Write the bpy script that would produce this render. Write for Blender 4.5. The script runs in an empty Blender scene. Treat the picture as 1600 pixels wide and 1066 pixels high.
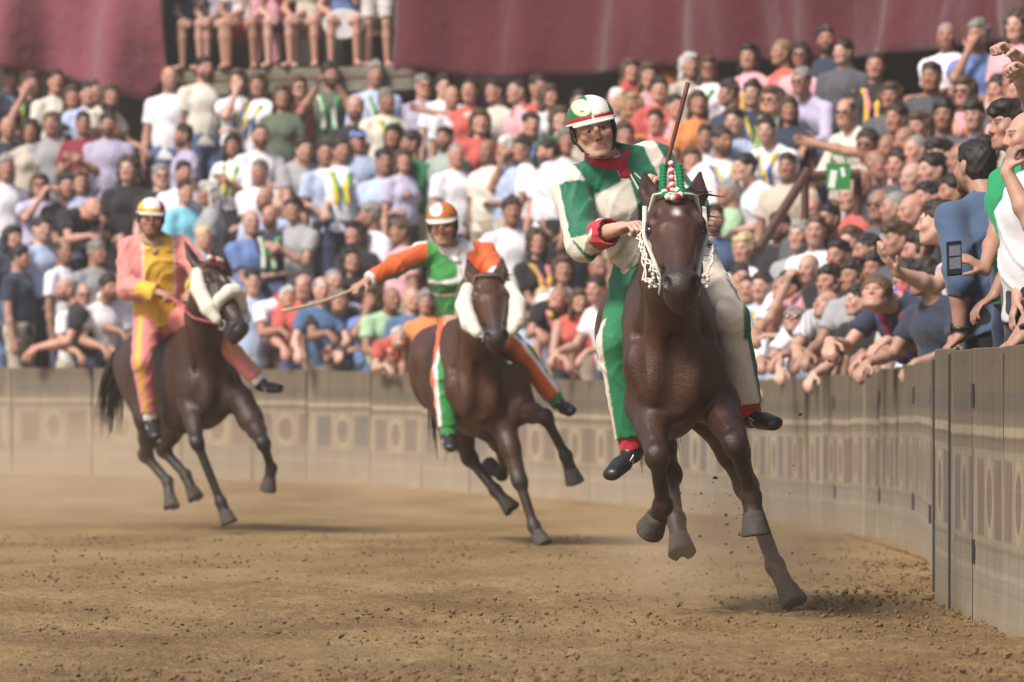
import bpy, bmesh, math, random, time
import numpy as np
from mathutils import Vector, Matrix
T0 = time.time()
random.seed(7); RNG = np.random.default_rng(7)
SC = bpy.context.scene
COL = SC.collection
# ---------------------------------------------------------------- camera
FPX = 6667.0; YH = 590.0; CAMH = 0.967          # focal length in photo pixels, horizon row, eye height
cam_d = bpy.data.cameras.new('camera'); cam = bpy.data.objects.new('camera', cam_d); COL.objects.link(cam)
cam.location = (0, 0, CAMH); cam.rotation_euler = (math.radians(90), 0, 0)
cam_d.sensor_width = 36; cam_d.lens = FPX / 1600 * 36; cam_d.shift_y = (YH - 533) / 1600
cam_d.clip_start = 0.5; cam_d.clip_end = 2000
cam_d.dof.use_dof = True; cam_d.dof.focus_distance = 17.3; cam_d.dof.aperture_fstop = 150 / 36.0
SC.camera = cam
# ---------------------------------------------------------------- sky, sun, exposure
SUN_EL, SUN_AZ = math.radians(47), math.radians(222)   # light from behind-left of the camera, softened by haze
wd = bpy.data.worlds.new('World'); SC.world = wd; wd.use_nodes = True
nt = wd.node_tree; nt.nodes.clear()
sky = nt.nodes.new('ShaderNodeTexSky'); sky.sky_type = 'NISHITA'; sky.sun_disc = False
sky.sun_elevation = SUN_EL; sky.sun_rotation = SUN_AZ; sky.air_density = 1.2; sky.dust_density = 2.5; sky.ozone_density = 0.6
bg = nt.nodes.new('ShaderNodeBackground'); bg.inputs[1].default_value = 0.08
wo = nt.nodes.new('ShaderNodeOutputWorld'); nt.links.new(sky.outputs[0], bg.inputs[0]); nt.links.new(bg.outputs[0], wo.inputs[0])
sun_d = bpy.data.lights.new('sun', 'SUN'); sun_d.energy = 2.8; sun_d.angle = math.radians(16); sun_d.color = (1, .93, .845)
sun = bpy.data.objects.new('sun', sun_d); COL.objects.link(sun)
sd = Vector((math.sin(SUN_AZ) * math.cos(SUN_EL), math.cos(SUN_AZ) * math.cos(SUN_EL), math.sin(SUN_EL)))
sun.rotation_euler = sd.to_track_quat('Z', 'Y').to_euler(); sun.location = (-10, -10, 30)
vs = SC.view_settings; vs.view_transform = 'Standard'; vs.look = 'None'; vs.exposure = 0.93; vs.gamma = 1; vs.use_curve_mapping = False
cy = SC.cycles
cy.use_denoising = True
try: cy.denoiser = 'OPENIMAGEDENOISE'
except Exception: pass
cy.max_bounces = 4; cy.diffuse_bounces = 2; cy.glossy_bounces = 2; cy.volume_bounces = 1; cy.transparent_max_bounces = 6
cy.caustics_reflective = False; cy.caustics_refractive = False
cy.use_adaptive_sampling = True; cy.adaptive_threshold = 0.015
cy.sample_clamp_indirect = 4.0
SC.render.film_transparent = False

def P(px, py, Y):
    """photo pixel at distance Y -> point in the place"""
    return np.array([(px - 800) * Y / FPX, Y, CAMH - (py - YH) * Y / FPX])
def pix(p): return 800 + p[0] * FPX / p[1], YH - (p[2] - CAMH) * FPX / p[1]
_gy = [0, 13, 18, 25, 30, 36, 40, 44, 60, 400]; _gz = [0, 0, -.02, -.06, -.125, -.17, -.15, -.03, 0, 0]
def ground_z(y): return np.interp(y, _gy, _gz)

# ---------------------------------------------------------------- objects
def put(o, name, parent=None, label=None, cat=None, group=None, kind=None):
    o.name = name
    COL.objects.link(o)
    if parent is not None: o.parent = parent
    if label: o['label'] = label
    if cat: o['category'] = cat
    if group: o['group'] = group
    if kind: o['kind'] = kind
    return o
def obj(name, mesh, parent=None, mat=None, color=None, **k):
    o = bpy.data.objects.new(name, mesh); put(o, name, parent, **k)
    if mat is not None and mesh is not None:
        if not mesh.materials: mesh.materials.append(mat)
        elif mesh.materials[0] != mat: o.material_slots[0].link = 'OBJECT'; o.material_slots[0].material = mat
    if color is not None: o.color = (*color[:3], 1)
    return o
def empty(name, loc=(0, 0, 0), **k):
    o = bpy.data.objects.new(name, None); o.location = loc; o.empty_display_size = .1
    return put(o, name, None, **k)
def mesh_np(name, v, quads, smooth=True):
    v = np.asarray(v, np.float32); q = np.asarray(quads, np.int32)
    m = bpy.data.meshes.new(name); n = q.shape[1] if len(q) else 4
    m.vertices.add(len(v)); m.vertices.foreach_set('co', v.ravel())
    m.loops.add(q.size); m.loops.foreach_set('vertex_index', q.ravel())
    m.polygons.add(len(q)); m.polygons.foreach_set('loop_start', np.arange(len(q), dtype=np.int32) * n)
    m.polygons.foreach_set('use_smooth', np.full(len(q), smooth))
    m.update(calc_edges=True); return m
def attr_col(m, c, name='col'):
    a = m.color_attributes.new(name, 'FLOAT_COLOR', 'POINT')
    c = np.c_[np.asarray(c, np.float32)[:, :3], np.ones(len(c), np.float32)]
    a.data.foreach_set('color', c.ravel())
def attr_vec(m, c, name):
    a = m.attributes.new(name, 'FLOAT_VECTOR', 'POINT'); a.data.foreach_set('vector', np.asarray(c, np.float32).ravel())
class MB:
    """collects simple solids, builds one mesh"""
    def __init__(s): s.v = []; s.f = []
    def add(s, vs, fs):
        b = len(s.v); s.v += [tuple(map(float, p)) for p in vs]; s.f += [[b + i for i in f] for f in fs]
    def box(s, c, d, R=None):
        c = np.array(c, float); d = np.array(d, float) / 2
        q = np.array([[x, y, z] for x in (-1, 1) for y in (-1, 1) for z in (-1, 1)]) * d
        if R is not None: q = q @ np.array(R).T
        s.add(q + c, [(0, 1, 3, 2), (4, 6, 7, 5), (0, 4, 5, 1), (2, 3, 7, 6), (0, 2, 6, 4), (1, 5, 7, 3)])
    def tube(s, pts, r, n=8, flat=1.0, closed=False):
        pts = [np.array(p, float) for p in pts]; m = len(pts)
        rs = r if hasattr(r, '__len__') else [r] * m
        ring = []; up = np.array([.13, .2, 1.0])
        for i, p in enumerate(pts):
            if closed: t = pts[(i + 1) % m] - pts[i - 1]
            else: t = pts[min(i + 1, m - 1)] - pts[max(i - 1, 0)]
            t = t / (np.linalg.norm(t) + 1e-9)
            a = np.cross(t, up); a /= np.linalg.norm(a) + 1e-9; b = np.cross(a, t)
            ring.append([p + rs[i] * (math.cos(2 * math.pi * k / n) * a + flat * math.sin(2 * math.pi * k / n) * b) for k in range(n)])
        vs = [q for rg in ring for q in rg]; fs = []
        for i in range(m if closed else m - 1):
            j = (i + 1) % m
            for k in range(n): fs.append((i * n + k, i * n + (k + 1) % n, j * n + (k + 1) % n, j * n + k))
        if not closed: fs += [tuple(range(n))[::-1], tuple((m - 1) * n + k for k in range(n))]
        s.add(vs, fs)
    def ball(s, c, r, n=8, R=None):
        r = np.array([r] * 3 if not hasattr(r, '__len__') else r, float); c = np.array(c, float); h = n // 2
        vs = [np.array((0, 0, 1.)), np.array((0, 0, -1.))]; fs = []
        for i in range(1, h):
            th = math.pi * i / h
            for k in range(n): vs.append(np.array((math.sin(th) * math.cos(2 * math.pi * k / n), math.sin(th) * math.sin(2 * math.pi * k / n), math.cos(th))))
        for k in range(n):
            fs.append((0, 2 + k, 2 + (k + 1) % n)); fs.append((1, 2 + (h - 2) * n + (k + 1) % n, 2 + (h - 2) * n + k))
            for i in range(h - 2): fs.append((2 + i * n + k, 2 + (i + 1) * n + k, 2 + (i + 1) * n + (k + 1) % n, 2 + i * n + (k + 1) % n))
        vs = [(np.array(R) @ (q * r) if R is not None else q * r) + c for q in vs]
        s.add(vs, fs)
    def mesh(s, name, smooth=True):
        m = bpy.data.meshes.new(name); m.from_pydata(s.v, [], s.f)
        m.polygons.foreach_set('use_smooth', [smooth] * len(m.polygons)); m.update(); return m

# ---------------------------------------------------------------- materials
def mat_new(name):
    m = bpy.data.materials.new(name); m.use_nodes = True; nt = m.node_tree; nt.nodes.clear()
    o = nt.nodes.new('ShaderNodeOutputMaterial'); b = nt.nodes.new('ShaderNodeBsdfPrincipled'); nt.links.new(b.outputs[0], o.inputs[0])
    return m, nt, b
class NT:
    def __init__(s, nt): s.nt = nt
    def n(s, t, **k):
        q = s.nt.nodes.new(t)
        for a, v in k.items(): setattr(q, a, v)
        return q
    def l(s, a, b): s.nt.links.new(a, b)
    def val(s, x, sock):
        if hasattr(x, 'is_linked') or hasattr(x, 'links'): s.l(x, sock)
        else: sock.default_value = x
    def m(s, op, a, b=0.0, c=None, clamp=False):
        q = s.n('ShaderNodeMath', operation=op); q.use_clamp = clamp
        s.val(a, q.inputs[0]); s.val(b, q.inputs[1])
        if c is not None: s.val(c, q.inputs[2])
        return q.outputs[0]
    def mix(s, f, a, b, mode='MIX'):
        q = s.n('ShaderNodeMix', data_type='RGBA', blend_type=mode)
        s.val(f, q.inputs[0]); s.val(a if hasattr(a, 'links') else (*a, 1) if len(a) == 3 else a, q.inputs[6]); s.val(b if hasattr(b, 'links') else (*b, 1) if len(b) == 3 else b, q.inputs[7])
        return q.outputs[2]
    def noise(s, scale, detail=4, rough=.55, vec=None, dist=0.0):
        q = s.n('ShaderNodeTexNoise'); q.inputs['Scale'].default_value = scale; q.inputs['Detail'].default_value = detail
        q.inputs['Roughness'].default_value = rough; q.inputs['Distortion'].default_value = dist
        if vec is not None: s.l(vec, q.inputs['Vector'])
        return q.outputs[0]
    def ramp(s, f, stops):
        q = s.n('ShaderNodeValToRGB'); e = q.color_ramp.elements
        while len(e) < len(stops): e.new(.5)
        for el, (p, c) in zip(e, stops): el.position = p; el.color = (*c, 1) if len(c) == 3 else c
        s.l(f, q.inputs[0]); return q.outputs[0]
    def coord(s, which='Object', scale=None):
        o = s.n('ShaderNodeTexCoord').outputs[which]
        if scale is None: return o
        q = s.n('ShaderNodeMapping'); q.inputs['Scale'].default_value = scale; s.l(o, q.inputs[0]); return q.outputs[0]
    def bump(s, h, strength, dist, bsdf):
        q = s.n('ShaderNodeBump'); q.inputs['Strength'].default_value = strength; q.inputs['Distance'].default_value = dist
        s.l(h, q.inputs['Height']); s.l(q.outputs[0], bsdf.inputs['Normal']); return q
    def box01(s, x, a, b, soft=.01):
        """1 where a<x<b"""
        lo = s.m('MULTIPLY_ADD', x, 1 / soft, -a / soft + .5, clamp=True); hi = s.m('MULTIPLY_ADD', x, -1 / soft, b / soft + .5, clamp=True)
        return s.m('MULTIPLY', lo, hi)
def simple(name, color, rough=.7, noise=0.0, scale=20, bump=0.0, spec=.3, use_obj=False, use_col=False, sheen=0.0, coord='Object', bscale=None, bdist=.01, metal=0):
    m, nt, b = mat_new(name); N = NT(nt)
    b.inputs['Roughness'].default_value = rough; b.inputs['Specular IOR Level'].default_value = spec; b.inputs['Metallic'].default_value = metal
    if use_obj: c = N.n('ShaderNodeObjectInfo').outputs['Color']
    elif use_col: c = N.n('ShaderNodeVertexColor', layer_name='col').outputs[0]
    else:
        r = N.n('ShaderNodeRGB'); r.outputs[0].default_value = (*color, 1); c = r.outputs[0]
    if noise or bump:
        co = N.coord(coord); nz = N.noise(scale, vec=co)
        if noise:
            f = N.m('MULTIPLY_ADD', nz, 2 * noise, 1 - noise)
            h = N.n('ShaderNodeHueSaturation'); N.l(f, h.inputs['Value']); N.l(c, h.inputs['Color']); c = h.outputs[0]
        if bump: N.bump(N.noise(bscale or scale, vec=co), bump, bdist, b)
    if sheen: b.inputs['Sheen Weight'].default_value = sheen; b.inputs['Sheen Roughness'].default_value = .5
    N.l(c, b.inputs['Base Color']); return m

# ---------------------------------------------------------------- implicit surfaces, meshed with surface nets
def nrm(v): v = np.asarray(v, float); return v / (np.linalg.norm(v) + 1e-12)
class Field:
    def __init__(s): s.p = []
    def cone(s, a, b, ra, rb, k=.03, tag='', sub=False, cut=None):
        s.p.append(('c', np.array(a, float), np.array(b, float), ra, rb, None, None, k, tag, sub, cut)); return s
    def econe(s, a, b, ra, rb, side, k=.03, tag='', sub=False, cut=None):
        """capsule with elliptic section: ra, rb = (half width along side, half depth)"""
        s.p.append(('e', np.array(a, float), np.array(b, float), ra, rb, nrm(side), None, k, tag, sub, cut)); return s
    def ell(s, c, r, R=None, k=.03, tag='', sub=False, cut=None):
        s.p.append(('l', np.array(c, float), None, np.array(r, float), None, np.eye(3) if R is None else np.array(R, float), None, k, tag, sub, cut)); return s
    def dist(s, pr, X):
        t = pr[0]
        if t == 'c':
            _, a, b, ra, rb = pr[:5]; ab = b - a; q = X - a.astype(np.float32)
            h = np.clip(q @ ab.astype(np.float32) / np.float32(ab @ ab + 1e-12), 0, 1)
            d = np.linalg.norm(q - h[..., None] * ab.astype(np.float32), axis=-1) - (ra + (rb - ra) * h)
        elif t == 'e':
            _, a, b, ra, rb, side = pr[:6]; ab = b - a; L = np.linalg.norm(ab) + 1e-9; ax = ab / L
            u = nrm(side - ax * (side @ ax)); w = np.cross(ax, u); q = X - a.astype(np.float32)
            al = q @ ax.astype(np.float32); h = np.clip(al / L, 0, 1); ex = al - h * L
            ru = ra[0] + (rb[0] - ra[0]) * h; rw = ra[1] + (rb[1] - ra[1]) * h; rm = np.minimum(ru, rw)
            uu = q @ u.astype(np.float32); ww = q @ w.astype(np.float32)
            k0 = np.sqrt((uu / ru) ** 2 + (ww / rw) ** 2 + (ex / rm) ** 2) + 1e-6
            k1 = np.sqrt((uu / ru ** 2) ** 2 + (ww / rw ** 2) ** 2 + (ex / rm ** 2) ** 2) + 1e-6
            d = k0 * (k0 - 1) / k1
        else:
            _, c, _, r, _, R = pr[:6]; q = (X - c.astype(np.float32)) @ R.astype(np.float32)
            r32 = r.astype(np.float32)
            k0 = np.linalg.norm(q / r32, axis=-1) + 1e-6; k1 = np.linalg.norm(q / r32 ** 2, axis=-1) + 1e-6
            d = k0 * (k0 - 1) / k1
        cut = pr[10]
        if cut is not None: d = np.maximum(d, (X - np.asarray(cut[0], np.float32)) @ np.asarray(cut[1], np.float32))
        return d
    def bounds(s, pr):
        if pr[0] == 'l': r = pr[3].max(); return pr[1] - r, pr[1] + r
        r = max(np.max(pr[3]), np.max(pr[4])); return np.minimum(pr[1], pr[2]) - r, np.maximum(pr[1], pr[2]) + r
    def mesh(s, name, h=.012, noise=None, cuts=(), colors=None, cblend=.012, default=(.5, .5, .5), smooth_it=0, raw=False):
        lo = np.min([s.bounds(p)[0] for p in s.p if not p[9]], 0) - 4 * h; hi = np.max([s.bounds(p)[1] for p in s.p if not p[9]], 0) + 4 * h
        n = np.ceil((hi - lo) / h).astype(int) + 1
        g = np.full(n, .5, np.float32)
        ax = [(lo[i] + h * np.arange(n[i])).astype(np.float32) for i in range(3)]
        for p in s.p:
            b0, b1 = s.bounds(p); k = p[7]; mg = k + 4 * h
            i0 = np.clip(np.floor((b0 - mg - lo) / h).astype(int), 0, n); i1 = np.clip(np.ceil((b1 + mg - lo) / h).astype(int) + 1, 0, n)
            if (i1 <= i0).any(): continue
            sl = tuple(slice(a, b) for a, b in zip(i0, i1))
            X = np.stack(np.meshgrid(*[ax[i][sl[i]] for i in range(3)], indexing='ij'), -1)
            d = s.dist(p, X); G = g[sl]
            if p[9]:
                d = -d; hh = np.maximum(k - np.abs(G - d), 0) / max(k, 1e-6); g[sl] = np.maximum(G, d) + hh * hh * k * .25
            else:
                hh = np.maximum(k - np.abs(G - d), 0) / max(k, 1e-6); g[sl] = np.minimum(G, d) - hh * hh * k * .25
        if noise is not None:
            X = np.stack(np.meshgrid(*ax, indexing='ij'), -1); g = g + noise(X).astype(np.float32)
        for c, nn in cuts:
            c = np.asarray(c, np.float32); nn = np.asarray(nn, np.float32)
            pl = (ax[0][:, None, None] - c[0]) * nn[0] + (ax[1][None, :, None] - c[1]) * nn[1] + (ax[2][None, None, :] - c[2]) * nn[2]
            g = np.maximum(g, pl)
        v, q = nets(g, lo, h)
        for _ in range(smooth_it): v = relax(v, q)
        if raw: return v, q
        m = mesh_np(name, v, q)
        if colors is not None:
            if callable(colors):
                rj = np.random.default_rng(1); cs = [colors(s, v + rj.uniform(-.55, .55, v.shape) * h) for _ in range(9)]; attr_col(m, np.mean(cs, 0))
            else: attr_col(m, s.tagcol(v, colors, cblend, default))
        return m
    def tagcol(s, v, colors, blend, default):
        v32 = v.astype(np.float32); W = np.zeros(len(v)) + 1e-9; Cc = np.zeros((len(v), 3)) + np.array(default) * 1e-9
        D = [(p, s.dist(p, v32)) for p in s.p if not p[9]]
        dm = np.min([d for _, d in D], 0)
        for p, d in D:
            w = np.exp(-(d - dm) / blend); c = colors.get(p[8], default)
            Cc += w[:, None] * np.array(c); W += w
        return Cc / W[:, None]
def nets(g, lo, h):
    sg = g < 0; S = [slice(0, -1), slice(1, None)]
    cnt = sum(sg[S[i], S[j], S[k]].astype(np.int8) for i in (0, 1) for j in (0, 1) for k in (0, 1))
    act = (cnt > 0) & (cnt < 8); I = np.argwhere(act).astype(np.int32)
    idx = np.full(act.shape, -1, np.int32); idx[act] = np.arange(len(I), dtype=np.int32)
    acc = np.zeros((len(I), 3)); num = np.zeros(len(I))
    cor = [(i, j, k) for i in (0, 1) for j in (0, 1) for k in (0, 1)]
    V = {c: g[I[:, 0] + c[0], I[:, 1] + c[1], I[:, 2] + c[2]] for c in cor}
    for c in cor:
        for a in range(3):
            if c[a]: continue
            d = list(c); d[a] = 1; d = tuple(d); x, y = V[c], V[d]; cr = (x < 0) != (y < 0)
            t = np.where(cr, x / np.where(cr, x - y, 1), 0)
            p = np.tile(np.array(c, float), (len(I), 1)); p[:, a] += t
            acc += p * cr[:, None]; num += cr
    v = (I + acc / num[:, None]) * h + lo
    Q = []
    for a in range(3):
        b, c = (a + 1) % 3, (a + 2) % 3
        s0 = [slice(None)] * 3; s1 = [slice(None)] * 3; s0[a] = slice(0, -1); s1[a] = slice(1, None)
        A = sg[tuple(s0)]; B = sg[tuple(s1)]; E = np.argwhere(A != B)
        E = E[(E[:, b] > 0) & (E[:, c] > 0) & (E[:, b] < sg.shape[b] - 1) & (E[:, c] < sg.shape[c] - 1)]
        f = A[tuple(E.T)]
        def cell(db, dc): q = E.copy(); q[:, b] -= db; q[:, c] -= dc; return idx[tuple(q.T)]
        q = np.stack([cell(1, 1), cell(0, 1), cell(0, 0), cell(1, 0)], 1)
        q[~f] = q[~f][:, ::-1]; Q.append(q)
    Q = np.concatenate(Q); Q = Q[(Q >= 0).all(1)]
    return v, Q
def relax(v, q):
    s = np.zeros_like(v); n = np.zeros(len(v))
    for a, b in ((0, 1), (1, 2), (2, 3), (3, 0)):
        for i, j in ((a, b), (b, a)): np.add.at(s, q[:, i], v[q[:, j]]); np.add.at(n, q[:, i], 1)
    return v * .4 + .6 * s / np.maximum(n, 1)[:, None]
def rot(ax, a):
    return np.array(Matrix.Rotation(a, 3, ax))
def frame(z, x):
    z = nrm(z); x = np.asarray(x, float); x = nrm(x - z * (x @ z)); return np.stack([x, np.cross(z, x), z], 1)
# ================================================================ the setting
# --- earth track: one sheet, fine where the camera sees it
def noise2(x, y, sc, seed, oct=4):
    r = np.random.default_rng(seed); out = np.zeros(np.broadcast(x, y).shape); a = 1.0
    for o in range(oct):
        for _ in range(5):
            th = r.uniform(0, 6.28); f = sc * 2 ** o * r.uniform(.7, 1.4); out += a * np.sin(f * (x * math.cos(th) + y * math.sin(th)) + r.uniform(0, 6.28))
        a *= .55
    return out / 6
gx = np.concatenate([[-300, -120, -50, -25, -14], np.arange(-9, -5.5, .25), np.arange(-5.5, 3.2, .035), [3.6, 4.5, 6, 9, 14, 25, 50, 120, 300]])
gy = np.concatenate([[-300, -100, -30, 0, 6, 10], np.arange(12, 14, .1), np.arange(13.4, 21, .035), np.arange(21, 30, .06), np.arange(30, 46, .12), [48, 52, 60, 80, 130, 300]])
gy = np.unique(gy); XX, YY = np.meshgrid(gx, gy, indexing='xy')
rough = .014 * noise2(XX, YY, 1.1, 1, 3) + .016 * noise2(XX, YY * .8, 7, 2, 4) * np.clip((25 - YY) / 6, .4, 1)
pits = np.maximum(0, noise2(XX, YY, 4.3, 8, 3) - .45) * -.035
fine = np.random.default_rng(9).normal(0, 1, XX.shape); fine = (fine + np.roll(fine, 1, 1) + np.roll(fine, 1, 0) * .6) * .0032 * np.clip((24 - YY) / 5, .15, 1)
ZZ = fine + ground_z(YY) + (rough + pits) * np.clip(1.5 - np.abs(YY - 20) / 60, .2, 1)
nx, ny = len(gx), len(gy); ii = (np.arange(ny - 1)[:, None] * nx + np.arange(nx - 1)[None]).ravel()
track = mesh_np('track', np.stack([XX, YY, ZZ], -1).reshape(-1, 3), np.stack([ii, ii + 1, ii + nx + 1, ii + nx], 1))
def earth_material():
    m, nt, b = mat_new('packed_earth'); N = NT(nt); co = N.coord('Object')
    a = N.noise(1.3, 6, .6, vec=N.coord('Object', (.8, .35, 1))); f = N.noise(24, 6, .65, vec=co); g = N.noise(140, 3, .6, vec=co)
    c = N.ramp(N.m('ADD', N.m('MULTIPLY', a, .55), N.m('MULTIPLY', f, .45)), [(.30, (.085, .047, .017)), (.43, (.195, .118, .046)), (.54, (.305, .205, .092)), (.70, (.40, .285, .140))])
    sp = N.noise(60, 5, .75, vec=N.coord('Object', (1, .45, 1))); c = N.mix(N.m('MULTIPLY_ADD', sp, -6.0, 2.8, clamp=True), c, (.075, .044, .022))
    so = N.n('ShaderNodeSeparateXYZ'); N.l(co, so.inputs[0]); near_dark = N.m('MULTIPLY', N.m('MULTIPLY_ADD', so.outputs[1], -.13, 2.9, clamp=True), N.m('MULTIPLY_ADD', N.noise(2.2, 6, .7, vec=N.coord('Object', (.6, .5, 1))), 3.6, -1.35, clamp=True)); c = N.mix(N.m('MULTIPLY', near_dark, .7), c, (.115, .068, .036))  # darkens the earth in patches towards the camera
    c = N.mix(N.m('MULTIPLY_ADD', g, 2.2, -1.0, clamp=True), c, (.36, .265, .155)); N.l(c, b.inputs['Base Color'])
    b.inputs['Roughness'].default_value = .95; b.inputs['Specular IOR Level'].default_value = .12
    N.bump(N.m('ADD', f, N.m('MULTIPLY', g, .5)), .8, .03, b); return m
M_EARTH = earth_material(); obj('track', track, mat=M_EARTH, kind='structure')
# loose clods lying on the track
def clods(name, n, fn, label, rmin, rmax, seed):
    r = np.random.default_rng(seed); ico = bmesh.new(); bmesh.ops.create_icosphere(ico, subdivisions=1, radius=1); iv = np.array([v.co[:] for v in ico.verts]); jf = np.array([[v.index for v in f.verts] for f in ico.faces]); ico.free()
    V, Fc = [], []
    for i in range(n):
        p = fn(r); s = rmin + (rmax - rmin) * r.random() ** 7; q = iv * (1 + r.uniform(-.35, .35, (len(iv), 1))) * s * r.uniform(.6, 1.3, 3) * np.array((1, 1, .7)); V.append(q + p + np.array((0, 0, s * .25))); Fc.append(jf + len(iv) * i)
    m = mesh_np(name, np.concatenate(V), np.concatenate(Fc), smooth=False); return obj(name, m, mat=M_CLOD, label=label, cat='clods', kind='stuff')
M_CLOD = simple('clod_earth', (.16, .103, .054), rough=.95, noise=.5, scale=3, bump=.6, bscale=60, spec=.1)
def on_track(r):
    y = 13.4 + 16 * r.random() ** 2.2; x = (r.uniform(-60, 1700) - 800) * y / FPX; return np.array((min(x, 2.3), y, ground_z(y) + .004))
clods('loose_clods', 24000, on_track, 'loose brown clods scattered over the near earth track', .0010, .0125, 4)
def by_rail(r):
    y = r.uniform(14, 24); x = 1.9 + .06 * (y - 14) * (y > 19) - abs(r.normal(0, .45)); return np.array((x, y, ground_z(y) + .006))
clods('trodden_clods', 2500, by_rail, 'trodden clods along the foot of the painted barrier', .0015, .018, 5)
def flying(r):
    t = r.random(); px, py = r.normal(1120 + 60 * t, 55), r.normal(840, 75); return P(px, min(py, 935), Y1G + r.uniform(.2, 1.4))
Y1G = 17.54
clods('flying_clods', 130, flying, 'small clods of earth thrown up under the leading horse', .003, .014, 6)
# --- barrier of painted boards along the outside of the bend
PATH = np.array([(-13, 46.5), (-9.5, 45.4), (-5.26, 43.9), (-2.24, 42.7), (-.99, 41.4), (.53, 39.0), (1.35, 36.2), (1.99, 33.2), (2.34, 29.6), (2.43, 26.3), (2.30, 23.4), (2.06, 20.7), (1.925, 19.2)])
NEAR = np.array([(1.885, 18.9), (1.905, 15.9), (1.96, 12.6), (2.1, 9.0)])
def resample(pts, step):
    P2 = [pts[0]]
    for i in range(len(pts) - 1):                      # smooth first
        p0, p1, p2, p3 = pts[max(i - 1, 0)], pts[i], pts[i + 1], pts[min(i + 2, len(pts) - 1)]
        for t in np.linspace(0, 1, 13)[1:]: P2.append(.5 * ((2 * p1) + (p2 - p0) * t + (2 * p0 - 5 * p1 + 4 * p2 - p3) * t * t + (3 * p1 - p0 - 3 * p2 + p3) * t ** 3))
    P2 = np.array(P2); d = np.r_[0, np.cumsum(np.linalg.norm(np.diff(P2, axis=0), axis=1))]; n = int(round(d[-1] / step)); s = np.linspace(0, d[-1], n + 1)
    return np.stack([np.interp(s, d, P2[:, k]) for k in (0, 1)], 1)
def paint_material():
    m, nt, b = mat_new('painted_board'); N = NT(nt); co = N.coord('Object'); sx = N.n('ShaderNodeSeparateXYZ'); N.l(co, sx.inputs[0]); x, y, z = sx.outputs; ax = N.m('ABSOLUTE', x)
    oc = N.n('ShaderNodeObjectInfo'); oi = oc.outputs['Color']; rnd = oc.outputs['Random']; x = N.m('ADD', x, N.m('MULTIPLY_ADD', rnd, .3, -.15)); ax = N.m('ABSOLUTE', x)
    jx = N.m('MULTIPLY_ADD', N.noise(2.5, 2, vec=co), .02, -.01); z = N.m('ADD', z, jx)
    c = N.ramp(N.m('MULTIPLY', z, .9), [(0, (.38, .31, .23)), (.10, (.42, .36, .29)), (.27, (.38, .33, .27)), (.60, (.30, .245, .18)), (.85, (.20, .162, .115)), (1, (.18, .145, .10))])  # board tones, the paler foot also carrying low haze put into the colour
    def rect(x0, x1, z0, z1, col, c, use=ax, s=.012, f=1.0):
        k = N.m('MULTIPLY', N.box01(use, x0, x1, s), N.box01(z, z0, z1, s)); k = N.m('MULTIPLY', k, f); return N.mix(k, c, col)
    c = rect(-1, .40, .865, .945, (.13, .125, .105), c, f=.8); c = rect(-1, 1, .775, .815, (.56, .47, .345), c, f=.9); c = rect(-1, 1, .755, .775, (.17, .14, .10), c, f=.6)
    c = rect(-1, .43, .33, .72, (.42, .35, .26), c); c = rect(.41, .435, .33, .72, (.58, .50, .38), c, f=.8); c = rect(-1, .42, .325, .345, (.22, .18, .13), c, f=.6)
    c = rect(.17, .365, .375, .685, oi, c, f=.68); c = rect(.17, .185, .385, .675, (.15, .12, .09), c, f=.6)
    e = N.m('SQRT', N.m('ADD', N.m('POWER', N.m('DIVIDE', ax, .115), 2.0), N.m('POWER', N.m('DIVIDE', N.m('SUBTRACT', z, .53), .165), 2.0)))
    c = N.mix(N.m('MULTIPLY', N.box01(e, -1, 1.0, .1), .9), c, (.55, .46, .335)); c = N.mix(N.m('MULTIPLY', N.box01(e, -1, .70, .1), .85), c, N.mix(.4, oi, (.30, .22, .16)))
    c = rect(.452, .47, 0, 1.12, (.50, .43, .33), c, f=.7); c = rect(-1, 1, .225, .25, (.54, .46, .35), c, f=.75); c = rect(-1, 1, .17, .185, (.26, .23, .20), c, f=.5); c = rect(-1, 1, .06, .085, (.52, .45, .35), c, f=.5)
    gr = N.noise(1, 5, .6, vec=N.coord('Object', (28, 28, 1.2))); wr = N.noise(5, 5, .65, vec=co); gz = N.noise(1, 4, .6, vec=N.coord('Object', (1.5, 1.5, 55)))
    v = N.m('ADD', N.m('MULTIPLY_ADD', gr, .62, .12), N.m('ADD', N.m('MULTIPLY', wr, .32), N.m('MULTIPLY', gz, .14))); v = N.m('MULTIPLY', v, N.m('MULTIPLY_ADD', rnd, .26, .80)); h = N.n('ShaderNodeHueSaturation'); h.inputs['Saturation'].default_value = 1.12; N.l(v, h.inputs['Value']); N.l(c, h.inputs['Color']); c = h.outputs[0]
    scr = N.noise(1, 6, .75, vec=N.coord('Object', (70, 70, 2.5))); c = N.mix(N.m('MULTIPLY_ADD', scr, -7, 3.0, clamp=True), c, (.07, .058, .045))
    d = N.m('MULTIPLY', N.m('MULTIPLY_ADD', z, -3.2, .9, clamp=True), N.m('MULTIPLY_ADD', wr, 1.6, -.1, clamp=True)); c = N.mix(N.m('MULTIPLY', d, .75), c, (.36, .27, .17))
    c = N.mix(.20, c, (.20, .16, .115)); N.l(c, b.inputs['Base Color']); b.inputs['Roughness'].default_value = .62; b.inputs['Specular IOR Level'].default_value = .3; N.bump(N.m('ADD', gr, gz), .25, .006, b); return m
M_PAINT = paint_material(); M_WOOD = simple('old_wood', (.15, .115, .08), rough=.85, noise=.4, scale=9, bump=.5, bscale=20); M_IRON = simple('dark_iron', (.03, .03, .03), rough=.6)
barrier = empty('barrier', (2.4, 27, 0), label='curving barrier of painted wooden boards between the track and the crowd', cat='barrier')
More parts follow.
